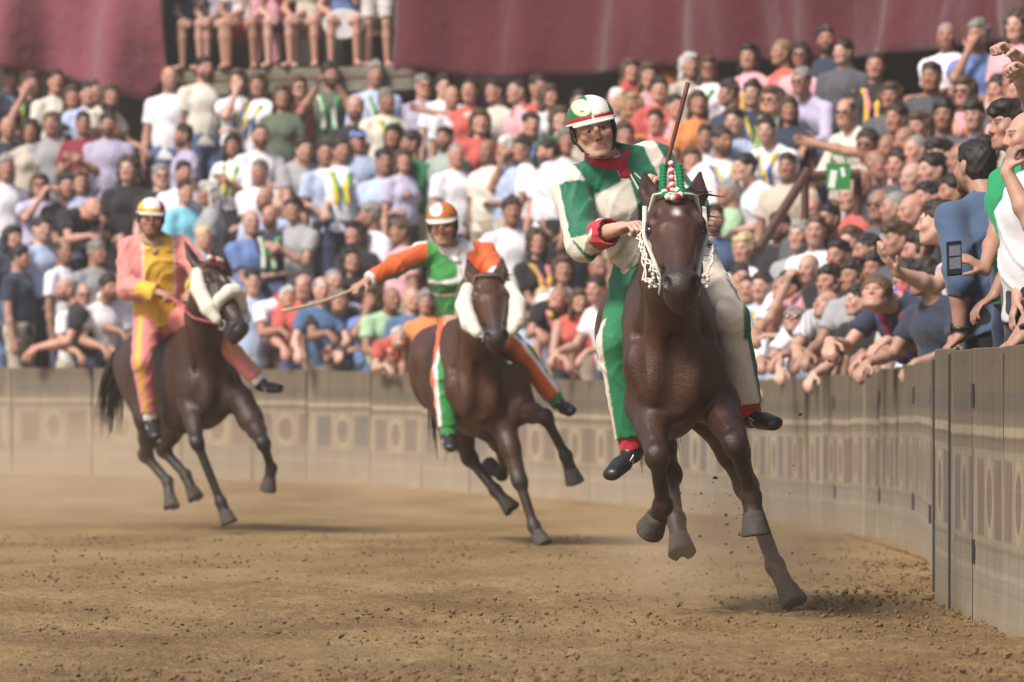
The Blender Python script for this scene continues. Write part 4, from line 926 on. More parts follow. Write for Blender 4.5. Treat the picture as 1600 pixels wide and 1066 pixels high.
for k, (a, b2, col) in enumerate((((.01, .125, -.05), (-.012, .185, -.20), (.66, .62, .55)), ((.03, .125, -.05), (.055, .185, -.17), (.66, .62, .55)), ((.02, .13, -.05), (.02, .188, -.19), (.01, .14, .06)))):
    bb = MB(); pa = n0 + S_r * a[0] + fw * a[1] + up * a[2]; pb = n0 + S_r * b2[0] + fw * b2[1] + up * b2[2]; bb.tube([pa, (pa + pb) / 2 + fw * .012, pb], [.010, .013, .011], 6, flat=.3); R1['child']('ribbon', bb.mesh('ribbon'), M_STRAP, col)
# --- second rider, orange and green
O_, G2, W2 = (.62, .105, .022), (.035, .235, .055), (.68, .64, .62)
R2 = riderJ(Y2, dict(pelvis=(736, 506, .62), belly=(726, 462, .54), chest=(716, 424, .46), neck=(706, 388, .40), head=(692, 352, .33),
    sh=[(658, 396, .40), (756, 394, .48)], el=[(618, 416, .30), (778, 432, .36)], wr=[(572, 440, .16), (768, 440, .02)],
    hip=[(712, 506, .52), (760, 508, .52)], kn=[(692, 590, .06), (818, 556, .14)], an=[(700, 672, .02), (866, 622, .22)], toe=[(704, 694, -.14), (886, 638, .12)]),
    yaw=-4, pitch=8, roll=-5, w=1.1, hand=[(None, (0, .2, -1), 1.3), (None, (-.5, 0, -1), 1.3)])
def jacket2(F, v):
    S = nrm(R2['sh'][1] - R2['sh'][0]); up = nrm(R2['neck'] - R2['pelvis']); u = (v - R2['chest']) @ S; hgt = (v - R2['chest']) @ up; tg = part_of(F, v); c = np.tile(O_, (len(v), 1)).astype(float)
    setc(c, u < 0, G2); setc(c, (u < -.02) & (np.abs(np.abs(hgt + .04) - .05) < .012), W2); setc(c, np.abs(u + .0) < .034, W2)
    for i in (0, 1):
        t, e = seg(v, R2['sh'][i], R2['el'][i]); s = tg == 'sleeve%d' % i
        setc(c, s, O_); setc(c, s & (e[:, 2] < -.030), G2); setc(c, s & (e[:, 2] > .062) & (t < .5), W2)
        t, e = seg(v, R2['el'][i], R2['wr'][i]); s = tg == 'cuff%d' % i; setc(c, s, O_ if i == 0 else W2); setc(c, s & (e[:, 2] < -.025), G2); setc(c, s & (t > .84), W2)
    setc(c, (hgt > .135) & (np.abs(u) < .085), W2); return c
def trousers2(F, v):
    c = np.tile((.020, .20, .045), (len(v), 1)).astype(float); tg = part_of(F, v); mid = (R2['hip'][0] + R2['hip'][1]) / 2; rt = (v - mid)[:, 0] > .0; setc(c, rt, (.55, .11, .018))
    for i in (0, 1):
        for a, b in ((R2['hip'][i], R2['kn'][i]), (R2['kn'][i], R2['an'][i])):
            t, e = seg(v, a, b); near = (np.linalg.norm(e, axis=1) < .12) & (tg == 'leg') & (rt == bool(i)); w = e @ (nrm((-1, -.2, 0)) if i == 0 else nrm((.8, -.2, .6)))
            setc(c, near & (w > .045), W2); setc(c, near & (w > .064), O_ if i == 0 else (.02, .17, .05))
    return c
def helmet2(p):
    x, y, z = p.T; c = np.tile(O_, (len(p), 1)).astype(float); n = np.sin(x * 95 + 2) * np.sin(z * 80 + y * 60); setc(c, n > .25, (.08, .24, .05)); setc(c, (np.hypot(x + .03, z - .11) < .042) & (y < .04), W2); setc(c, (np.hypot(x + .03, z - .11) < .018) & (y < .04), (.35, .4, .55)); setc(c, z < .052, (.70, .64, .55)); return c
rider(R2, .009, 'jockey in orange and green jacket stretching the whip out sideways', jacket2, trousers2, helmet2, W2, G2, (.40, .22, .15), jinf=.026, hem=.96)
# --- third rider, pink and yellow
PK, YL = (.60, .22, .20), (.62, .36, .035)
R3 = riderJ(Y3, dict(pelvis=(252, 494, .50), belly=(248, 452, .46), chest=(244, 412, .42), neck=(240, 376, .36), head=(236, 341, .30),
    sh=[(202, 388, .40), (284, 386, .44)], el=[(198, 448, .34), (316, 430, .26)], wr=[(250, 458, .04), (300, 456, -.06)],
    hip=[(232, 494, .50), (274, 496, .50)], kn=[(222, 566, .20), (350, 536, -.14)], an=[(234, 648, .30), (402, 592, -.16)], toe=[(242, 676, .14), (428, 604, -.22)]),
    yaw=8, pitch=4, roll=3, w=1.06, hand=[(None, (0, .3, -1), 1.3), (None, (0, .3, -1), 1.3)])
def jacket3(F, v):
    S = nrm(R3['sh'][1] - R3['sh'][0]); up = nrm(R3['neck'] - R3['pelvis']); u = (v - R3['chest']) @ S - .015; hgt = (v - R3['chest']) @ up; tg = part_of(F, v); c = np.tile(PK, (len(v), 1)).astype(float)
    fr = (v - R3['chest'])[:, 1] < .02; tor = tg == 'torso'
    setc(c, tor & fr & (np.abs(u) < .118), (.66, .56, .50)); setc(c, tor & fr & (np.abs(u) < .105), YL); setc(c, tor & (hgt < -.25), YL); setc(c, (np.abs(u) < .006) & fr & tor, (.5, .28, .03))
    for i in (0, 1): t, e = seg(v, R3['el'][i], R3['wr'][i]); setc(c, (tg == 'cuff%d' % i) & (t > .45), YL)
    return c
def trousers3(F, v):
    c = np.tile((.62, .20, .19), (len(v), 1)).astype(float); tg = part_of(F, v); rt = (v - (R3['hip'][0] + R3['hip'][1]) / 2)[:, 0] > 0
    for i in (0, 1):
        for a, b in ((R3['hip'][i], R3['kn'][i]), (R3['kn'][i], R3['an'][i])):
            t, e = seg(v, a, b); w = e @ (nrm((-.35, -1, 0)) if i == 0 else nrm((.6, -.5, .7))); x = np.cross(e, nrm(b - a)) @ (nrm((-.35, -1, 0)) if i == 0 else nrm((.6, -.5, .7)))
            setc(c, (tg == 'leg') & (rt == bool(i)) & (w > .03) & (np.abs(x) < .014), YL)
    return c
def helmet3(p):
    x, y, z = p.T; c = np.tile((.66, .42, .04), (len(p), 1)).astype(float); setc(c, (z > .075) & (np.abs(x) < .062) & (y < .05), (.72, .68, .62)); setc(c, (x > .055) & (z > .06), (.38, .03, .03)); setc(c, (z < .062) & (np.abs(x) > .055), (.45, .05, .04)); setc(c, (z < .05), (.66, .42, .04)); return c
rider(R3, .010, 'jockey in pink jacket and yellow waistcoat on the last horse', jacket3, trousers3, helmet3, (.35, .2, .12), (.70, .62, .60), (.38, .20, .145), jinf=.034, beard=.45, hem=.88)
# --- whips
def whip(a, b, r, label, bend=.02, mat=None):
    p = [a + (b - a) * t + np.array((0, 0, bend * math.sin(math.pi * t))) for t in np.linspace(0, 1, 9)]; m = MB(); base = p[0]
    m.tube([q - base for q in p], [r * (1 + .25 * t) for t in np.linspace(0, 1, 9)], 8); o = obj('whip', m.mesh('whip'), mat=mat or M_WHIP, label=label, cat='whip', group='whips held by the jockeys'); o.location = base
whip(P(1022, 334, Y1 + .28), P(1075, 129, Y1 + .20), .0085, 'brown stick whip held upright by the leading jockey in green and white', .0)
whip(P(585, 436, Y2 + .18), P(440, 486, Y2 - .1), .009, 'pale stick whip held out level by the jockey in orange and green', -.03, simple('pale_whip', (.46, .32, .20), rough=.6, noise=.3, scale=30))
# --- tack
def strap(H, name, pts, r, color, flat=.45, mat=None, parent=None):
    b = MB(); b.tube(pts, r, 8, flat=flat); return H['child'](name, b.mesh(name), mat or M_STRAP, color, parent)
def bridle(H, browcol, cheekcol, r=.010):
    hp = H['hp']; br = strap(H, 'browband', [hp(.045 + .03 * (1 - abs(l) / .1), l * 1.02, .022 - 3.2 * l * l - .08 * (abs(l) > .085)) for l in np.linspace(-.105, .105, 13)], .014, browcol, .4)
    for s in (-1, 1):
        strap(H, 'cheek_strap', [hp(.04, s * .108, -.05), hp(.16, s * .112, -.11), hp(.32, s * .080, -.12), hp(.49, s * .062, -.115)], r, cheekcol)
        b = MB(); b.tube([hp(.50 + .028 * math.cos(a), s * .070, -.115 + .028 * math.sin(a)) for a in np.linspace(0, 6.283, 17)[:-1]], .005, 6, closed=True); H['child']('bit_ring', b.mesh('bit_ring'), M_STRAP, (.3, .3, .3))
    return br
br = bridle(H1, (.60, .60, .50), (.62, .58, .50)); hp = H1['hp']
strap(H1, 'browband_inlay', [hp(.045 + .03 * (1 - abs(l) / .1), l * 1.02, .030 - 3.2 * l * l) for l in np.linspace(-.075, .075, 11)], .007, (.02, .17, .07), .4)
rr = random.Random(2)
for s in (-1, 1):                                  # rosette cords standing up between the ears
    for k in range(8):
        b = MB(); b.ball(hp(.055 - .019 * k, s * (.034 - .0009 * k) - .012, .022 + .004 * k), (.0165, .0165, .012), 8, H1['R']); H1['child']('pompom', b.mesh('pompom'), M_FELT, (.015, .20, .075))
for k in range(8):
    b = MB(); b.ball(hp(.05 - .019 * k, -.012, .034 + .004 * k), (.0125, .0125, .0115), 8, H1['R']); H1['child']('pompom', b.mesh('pompom'), M_FELT, (.50, .02, .03) if k % 2 == 0 else (.72, .68, .64))
for k in range(10):
    a = k * .628; b = MB(); b.ball(hp(.082 + .028 * math.cos(a), -.012 + .030 * math.sin(a), .028), .0145, 8); H1['child']('pompom', b.mesh('pompom'), M_FELT, [(.70, .66, .62), (.52, .02, .04), (.70, .66, .62), (.02, .2, .08), (.70, .66, .62)][k % 5])
def rein(H, pts, n=2, r=.0045, color=None):
    b = MB(); pts = [np.array(p, float) for p in pts]; fine = []
    for i in range(len(pts) - 1):
        for t in np.linspace(0, 1, 14)[:-1]: fine.append(pts[i] * (1 - t) + pts[i + 1] * t)
    fine.append(pts[-1])
    for k in range(n): b.tube([p + .007 * np.array((math.cos(i * .75 + 2.1 * k), math.sin(i * .75 + 2.1 * k), math.sin(i * .75 + 2.1 * k + 1))) for i, p in enumerate(fine)], r, 5)
    return H['child']('rein', b.mesh('rein'), M_REIN)
w0 = R1['wr'][0]; g1 = w0 + nrm(w0 - R1['el'][0]) * .09
rein(H1, [hp(.44, -.082, -.10), hp(.32, -.115, -.10), hp(.18, -.135, -.10), P(1006, 352, Y1 + .0)]); rein(H1, [hp(.49, -.075, -.12), hp(.40, -.12, -.14), P(1004, 362, Y1 + .05)])
rein(H1, [hp(.48, .075, -.12), hp(.36, .118, -.10), hp(.20, .13, -.12), P(1098, 372, Y1 + .1)]); 
for s in (-1, 1):
    b = MB()
    for k in range(7): b.ball(hp(.46 + rr.uniform(-.04, .04), s * (.085 + rr.uniform(0, .02)), -.10 + rr.uniform(-.02, .02)), .009, 6)
    H1['child']('rein_knot', b.mesh('rein_knot'), M_REIN)
strap(H1, 'throat_lash', [hp(.03, -.10, -.10), hp(.12, -.075, -.25), hp(.14, 0, -.29), hp(.12, .075, -.25), hp(.03, .10, -.10)], .008, (.55, .52, .44))
def fleece(H, name, pts, r):
    F = Field(); pts = [np.array(p) for p in pts]
    for i in range(len(pts) - 1): F.cone(pts[i], pts[i + 1], r[i], r[i + 1], k=.02)
    nz = lambda X: .005 * np.sin(X[..., 0] * 140) * np.sin(X[..., 1] * 150) * np.sin(X[..., 2] * 145)
    return H['child'](name, F.mesh(name, .009, noise=nz), M_FLEECE)
for H in (H2, H3):
    bridle(H, (.30, .05, .04) if H is H3 else (.25, .2, .15), (.30, .10, .06) if H is H3 else (.45, .4, .33)); hp = H['hp']
    for s in (-1, 1): fleece(H, 'sheepskin_cheekpiece', [hp(.09, s * .125, -.06), hp(.22, s * .155, -.085), hp(.38, s * .135, -.10), hp(.46, s * .10, -.11)], [.040, .052, .052, .034])
hp = H3['hp']
fleece(H3, 'sheepskin_noseband', [hp(.40, -.085, -.12), hp(.36, -.085, -.03), hp(.335, -.04, .028), hp(.33, .0, .040), hp(.335, .04, .028), hp(.36, .085, -.03), hp(.40, .085, -.12)], [.03, .04, .045, .046, .045, .04, .03])
for k, l in enumerate((-.05, -.02, .01, .04)): b = MB(); b.ball(hp(.015, l, .025), .022, 8); H3['child']('pompom', b.mesh('pompom'), M_FELT, [(.7, .6, .6), (.55, .05, .06), (.7, .6, .6), (.6, .3, .1)][k])
for H, R in ((H2, R2), (H3, R3)):
    hp = H['hp']; w = R['wr'][1] if H is H2 else R['wr'][0]; w2 = w + nrm(w - R['el'][1 if H is H2 else 0]) * .08
    strap(H, 'rein', [hp(.50, -.08, -.115), (hp(.50, -.08, -.115) + w2) / 2 - H['U'] * .06, w2], .009, (.62, .55, .48) if H is H2 else (.5, .12, .13), .6)
    strap(H, 'rein', [hp(.50, .08, -.115), (hp(.50, .08, -.115) + w2) / 2 - H['U'] * .04, w2], .009, (.62, .55, .48) if H is H2 else (.5, .12, .13), .6)
for R, c in ((R2, (.02, .018, .018)), (R3, (.02, .018, .018))):
    up = nrm(R['belly'] - R['pelvis']); S = nrm(R['hip'][1] - R['hip'][0]); fw = nrm(np.cross(up, S)); c0 = R['pelvis'] + up * .10
    F = Field(); ring = [c0 + .168 * math.cos(a) * S + .130 * math.sin(a) * fw for a in np.linspace(0, 6.283, 25)]
    for a, b2 in zip(ring[:-1], ring[1:]): F.econe(a, b2, (.05, .016), (.05, .016), up, k=.01)
    me = F.mesh('belt', .009); R['child']('belt', me, M_STRAP, c)
# ================================================================ spectators
POSES = {'d': dict(), 'f': dict(wr=((.09, -.215, 1.16), (-.10, -.235, 1.11)), pole=((-.6, .3, -1), (.6, .3, -1)), hand=({'curl': .5, 'n': (0, .5, -1)}, {'curl': .5, 'n': (0, .5, -1)})),
 'L': dict(lean=15, wr=((-.20, -.46, 1.06), (.20, -.46, 1.06)), hand=({'d': (.1, -.8, -.6), 'n': (0, .5, -1), 'curl': .7}, {'d': (-.1, -.8, -.6), 'n': (0, .5, -1), 'curl': .7})),
 'w': dict(lean=48, head=(0, -22, 0), wr=((-.16, -.72, 1.06), (.20, -.70, 1.06)), hand=({'d': (.4, -.6, -.5), 'n': (0, .5, -1), 'curl': .7}, {'d': (-.4, -.6, -.5), 'n': (0, .5, -1), 'curl': .7})),
 'm': dict(wr=((-.035, -.20, 1.50), (-.06, -.24, 1.14)), pole=((-.5, -.1, -1), (.6, .3, -1)), hand=({'d': (.3, .1, .9), 'n': (0, 1, 0), 'curl': .9}, {'curl': .5, 'n': (0, .5, -1)})),
 'p': dict(wr=((-.10, -.30, 1.48), (.10, -.30, 1.48)), pole=((-.6, 0, -1), (.6, 0, -1)), hand=({'d': (.3, -.2, .9), 'n': (.9, .2, 0), 'curl': .9}, {'d': (-.3, -.2, .9), 'n': (-.9, .2, 0), 'curl': .9})),
 'r': dict(wr=((-.32, -.22, 1.86), (.22, -.16, 1.0)), pole=((-.8, -.2, -.4), (.6, .3, -1)), hand=({'d': (.1, -.2, 1), 'curl': 1.4}, None)),
 'o': dict(wr=((-.62, -.30, 1.46), (.22, -.2, 1.0)), pole=((-.2, .3, -1), (.6, .3, -1)), hand=({'curl': .3}, None)),
 's': dict(legs='sit', lean=14, wr=((-.14, -.36, 1.02), (.14, -.36, 1.02)), pole=((-.8, .3, -.6), (.8, .3, -.6)), hand=({'curl': .4, 'n': (0, .1, -1)}, {'curl': .4, 'n': (0, .1, -1)})),
 'c': dict(lean=4, wr=((-.05, -.32, 1.22), (.05, -.32, 1.24)), pole=((-.7, .3, -1), (.7, .3, -1)), hand=({'n': (1, 0, 0), 'curl': .3}, {'n': (-1, 0, 0), 'curl': .3}))}
SHIRT = {'W': ((.70, .68, .73), 'white'), 'C': ((.60, .56, .48), 'cream'), 'A': ((.38, .45, .62), 'light blue'), 'B': ((.13, .20, .42), 'blue'), 'N': ((.030, .038, .062), 'navy'), 'K': ((.022, .022, .025), 'black'),
 'G': ((.30, .30, .31), 'grey'), 'D': ((.085, .085, .10), 'charcoal'), 'E': ((.020, .125, .058), 'dark green'), 'Q': ((.32, .48, .30), 'pale green'), 'M': ((.19, .025, .045), 'maroon'), 'R': ((.50, .10, .085), 'coral'), 'P': ((.62, .33, .37), 'pink'),
 'O': ((.55, .20, .07), 'orange'), 'V': ((.44, .40, .54), 'lilac'), 'T': ((.46, .40, .33), 'beige'), 'Y': ((.20, .52, .66), 'turquoise'), 'Z': ((.10, .12, .085), 'olive'), 'H': ((.07, .13, .24), 'denim blue'), 'X': ((.28, .33, .30), 'grey green')}
SCARF = {'y': ((.55, .42, .04), (.03, .10, .30), 'yellow and blue'), 'g': ((.05, .28, .08), (.55, .55, .50), 'green and white'), 'p': ((.60, .20, .25), (.60, .38, .04), 'pink and yellow'), 'o': ((.60, .26, .05), (.5, .05, .06), 'orange and red'), 'b': ((.07, .11, .45), (.5, .05, .08), 'blue and red'), 'r': ((.50, .05, .06), (.5, .05, .06), 'red'), 'e': ((.10, .30, .07), (.58, .42, .04), 'green and yellow')}
HAIRS = {'b': None, 'c': ('crop', (.020, .016, .013)), 'cg': ('crop', (.22, .21, .20)), 's': ('short', (.016, .012, .010)), 'sb': ('short', (.055, .032, .018)), 'sg': ('short', (.17, .16, .15)), 'sw': ('short', (.45, .43, .40)),
 'r': ('ring', (.25, .24, .23)), 'rd': ('ring', (.03, .024, .02)), 'l': ('long', (.014, .011, .010)), 'lb': ('long', (.065, .038, .022)), 'lo': ('wave', (.30, .20, .10)), 'lg': ('long', (.42, .40, .37)), 'k': ('curly', (.050, .030, .018)), 'kd': ('curly', (.016, .012, .010)), 'u': ('bun', (.030, .02, .014)), 'ub': ('bun', (.20, .13, .07)), 'f': ('fringe', (.016, .012, .010)), 'fb': ('fringe', (.06, .035, .02)), 'bw': ('bowl', (.11, .06, .03)), 'bl': ('short', (.38, .28, .16))}
FEM = {'l', 'lb', 'lo', 'k', 'u', 'ub', 'bw', 'kd'}
BT = {'n': ('long', (.035, .045, .085)), 'j': ('long', (.09, .13, .24)), 'k': ('long', (.022, .022, .024)), 't': ('long', (.40, .34, .26)), 's': ('short', (.30, .25, .19)), 'd': ('short', (.05, .06, .10)), 'q': ('skirt', (.03, .03, .032)), 'r': ('long', (.26, .075, .045)), 'w': ('skirt', (.55, .52, .52))}
_bod, _top, _bot = {}, {}, {}
def crowd_body(pk, fem, hy, h=.0125):
    k = (pk, fem, hy)
    if k not in _bod:
        d = dict(POSES[pk]); hd = d.pop('head', (0, 0, 0)); J = pose(head=(hd[0] + hy, hd[1], hd[2]), fem=fem, **d); m = body_field(J, rmin=.0118).mesh('body', h); add_hp(m, J); _bod[k] = (J, m)
    return _bod[k]
def crowd_top(pk, fem, sl, h=.0135):
    k = (pk, fem, sl)
    if k not in _top: J = crowd_body(pk, fem, 0)[0]; F, c = top_field(J, sl, infl=.017, hem=.86); _top[k] = F.mesh('shirt', h, noise=wrinkle(.0055, 13), cuts=c)
    return _top[k]
def crowd_bot(pk, fem, kd, h=.0145):
    base = 's' if pk == 's' else ('w' if pk == 'w' else 'd'); k = (base, fem, kd)
    if k not in _bot: J = crowd_body(base, fem, 0)[0]; F, c = bottom_field(J, kd); _bot[k] = F.mesh('trousers', h, noise=wrinkle(.004, 12), cuts=c)
    return _bot[k]
def scarf_field(J):
    up = nrm(J['neck'] - J['chest']); S = nrm(J['sh'][1] - J['sh'][0]); fw = nrm(np.cross(S, up)); fw = fw if fw[1] < 0 else -fw; F = Field(); n0 = J['neck'] - up * .012
    for s in (-1, 1):
        p = [n0 - fw * .085 + up * .03, n0 + s * S * .085 + up * .015, n0 + s * S * .075 + fw * .10 - up * .05, n0 + s * S * .035 + fw * .155 - up * .19, n0 + s * S * .045 + fw * .158 - up * .34]
        for a, b in zip(p[:-1], p[1:]): F.econe(a, b, (.030, .014), (.034, .013), S + fw * .2, k=.015)
    return F
_scf = {}
def crowd_scarf(pk, fem):
    k = (pk, fem)
    if k not in _scf: _scf[k] = scarf_field(crowd_body(pk, fem, 0)[0]).mesh('scarf', .012, noise=wrinkle(.004, 25))
    return _scf[k]
SHIRT_WORD = {'tee': 't-shirt', 'tank': 'sleeveless top', 'long': 'long-sleeved shirt', 'roll': 'shirt with rolled sleeves'}
POSE_WORD = {'d': '', 'f': 'arms folded', 'L': 'hands on the barrier', 'w': 'bent low over the barrier', 'm': 'hand at mouth', 'p': 'both hands raised to face', 'r': 'one fist raised', 'o': 'one arm stretched out', 's': 'sitting', 'c': 'hands together'}
PEOPLE = []
def dress(J, body, o, px, py, sc, sleeve, scarf, shirt_m, bot_m, bcol, hair, sun_g, scarf_m, infl=.0):
    col, nm = SHIRT[sc]; s = obj('shirt', shirt_m, o, M_CLOTH, col)
    if (int(px) * 7 + int(py)) % 9 == 0: s['second'] = tuple(c * .6 for c in col); s['pattern'] = 28.0
    obj('trousers', bot_m, o, M_CLOTH, bcol)
    if hair: hk, hc = hair; hh = obj('hair', get_hair(hk), o, M_HAIR, hc); hh.matrix_local = head_matrix(J)
    if sun_g: g = obj('sunglasses', GLASSES, o, M_DARKGLASS); g.matrix_local = head_matrix(J)
    if scarf: c1, c2, _ = SCARF[scarf]; q = obj('scarf', scarf_m, o, M_CLOTH, c1); q['second'] = c2; q['pattern'] = 9.0
def off_of(X, Y):
    d = np.hypot(ALL[:, 0] - X, ALL[:, 1] - Y); i = d.argmin(); return float(np.dot(np.array((X, Y)) - ALL[i], NOR[i]))
CROWD = '''
18 120 Nl s d 30 y|49 130 K lb m 10 e|88 127 C s d 20|113 150 K lb d 10|137 146 A s d 15|152 143 K s d -10|172 148 C lb L 30 o|13 199 N b d 20|47 205 Tt kd d 10|81 193 G sb d 0|130 192 M s c 5|169 194 V s+ d 0
265 122 W b d 15|320 107 C s+ d 25|372 126 W lb m -10 y|404 132 Wt lb d -20 y|466 136 Rt lb* d 20 e|440 150 Z lb d 10|286 212 V s+ d -65|363 226 Wr l c 0 e|407 212 W c+ f 15|475 233 G s L 20|252 275 K sg* d 15|287 270 W s d 20|290 299 Y s d 30|325 302 G lg d -70|406 268 W sg f -25|414 311 A b+ d -30
10 262 W sg d 20|62 288 V lb* p 10|105 290 K s f 10|124 284 A sb d 20|145 325 K b w 40|201 264 K k d -10|20 371 N l d 40|66 358 A s d 35|32 402 N s d 70|59 398 V s s 70|101 393 W rd d 40|152 394 G sg d 50|132 461 W r* L 15|169 450 W s+ L 35|105 452 K b+ L -60|23 420 N s s 60|196 430 W s L 20
393 347 B b f 20|422 338 N b+ d -20 g|459 328 G s c -35|319 372 A bl d 30|451 468 W sw w 10 r|474 448 R b L -10|502 452 H r L 15|530 474 K sg w 0|522 440 V cg d 20|581 466 B lb m -20|612 467 Q b L 25|644 467 H b d 20|665 472 O sg d 0|624 528 R sw w 10 p|300 440 A s L 25|395 440 A s d 15|548 405 K l d 20
516 117 Zt s+ p 15 g|587 116 Al sg d 10 g|555 168 K r+ d -10|604 156 C sg d 20 e|661 134 Vl sg* d 15|693 134 W s d 10|706 152 W b d 20|477 232 G s L 35|508 240 A c d 15|533 234 Wl s d 20 e|560 220 A s d 10 h|615 212 K l d -20|600 252 Al s f 10|642 224 E s f -60|695 216 Xl s+ d -25|630 250 V lb d 20|713 242 W cg d 20|578 336 W sg d -75|555 364 K l d -40|625 362 P sb d -60
734 142 Rt u d -10|773 142 C s o -45|808 143 P c o -60|842 136 R s d 10|858 150 W lb d 35 g|761 236 C b d -30|791 233 A sw d -50|816 233 W s m -55|856 237 W s+ d -65|875 186 E lb d 20|885 220 W sg d 10|839 378 K k f 15 p|820 492 Wt lb L -15|849 470 A bl d 10|873 468 K ub w -20 p|931 452 W s L -35|935 420 R b d 20|750 190 R lb d 15|830 195 B s d 10|905 160 T s d -5|880 420 W lb d 10|800 330 W s d 10|905 470 Rt lb L 15
1006 90 R s d 20|1013 118 P lb d 10|1053 72 Ot l d -15|1078 102 T lg d 20|1107 106 W lb* d -15 g|1170 88 Pt l d -20 p|1138 146 N s d -70|1176 146 N s d -20 y|965 158 V sw d 10|988 164 O lo d -10|1024 190 R s d -20|1056 166 P s d 15|1102 214 W s d 0|1128 220 W s+ d 25 y|1197 204 W s L -20 y|1165 262 W s L -55|1137 300 Q sg d -70|1116 342 H s+ d 0|1217 354 K s+ d -40|1266 330 D b d -20|1249 368 G sg d -30|1274 360 W sb d -15|1295 342 K s+ d -35|1163 389 W bl d -35|1157 434 T s d 15|1168 452 W c d -20|1190 447 A s d -20 y|1228 450 W s w -45|1263 420 P b m -35 p|1243 502 W sg* w -20|1140 480 R s d -10|1206 500 W sg L -30|1030 140 R s d 0|985 110 M lb d 20|1090 160 O lb d 10|1080 250 P lb d 10|975 210 T lb d 10|1000 240 W s d 0
1221 82 Rt ub d -60 p|1251 86 P s* d -20|1291 61 N s+ f -15|1317 81 D s d -35|1368 103 Kt u d -15 p|1251 128 Vl sg* L -35|1319 176 Cr rd* L -30|1208 156 Et lb* d -40 e|1148 190 A s d -30|1232 170 N lb d 0|1230 260 T s d -20
1355 226 T s* d -20|1386 232 K b+ d -35|1369 258 K b d 55|1414 221 P b d -40|1430 236 A cg d -55|1402 257 D s d -30|1426 278 T b d -40|1327 308 R b d -50|1374 320 D b* d -35|1397 324 G cg d -80|1425 330 N b d -70|1402 374 D fb d -60|1355 392 K s d -65|1434 392 W s+ d -75|1469 242 D f d -50|1437 198 P lb d -35 o|1457 266 V s d -60|1377 460 N bw w -25 b|1352 405 T c d -70|1330 380 G sb d -40|1310 400 K s f -30|1300 440 H s L -50|1340 470 K s L -60|1320 500 W sb d -40|1412 470 T s d -50|1440 470 W s d -70
1479 56 W cg f -15|1528 55 B sg m -35|1588 40 P k d -30|1507 143 P lb* d -30 o|1522 180 D f d -30|1561 172 T b d -50|1582 126 K s d -40|1559 141 D s d -40|1592 145 P b d -50|1400 185 R s o -40|1392 150 D lb d -20|1455 120 D s d -20|1500 250 K b d -55|1540 240 D s d -50|1490 300 K s d -70|1475 180 D s d -20|1450 310 T s d -60|1345 290 G b d -40|1335 432 G s L -50|1292 478 W b w -40|1412 432 W s L -60|1448 436 N s L -70|1270 470 A s L -30|1366 420 D s d -40'''
rr = random.Random(21); npers = 0
def place_pose(px, py, hz, ho):
    """walk along the line of sight until a figure of head height hz stands on the stepped stand"""
    for Y in np.arange(15.0, 52, .04):
        X = (px - 800) * Y / FPX; of = off_of(X - ho[0], Y - ho[1])
        if of < .34: continue
        z = CAMH - (py - YH) * Y / FPX; f = z - max(.04 + (of - T_0 - TD * .5) * TR / TD, .04) - hz
        if f <= 0: return Y
    return 47.0
SPECT = []; BIG = 1.16
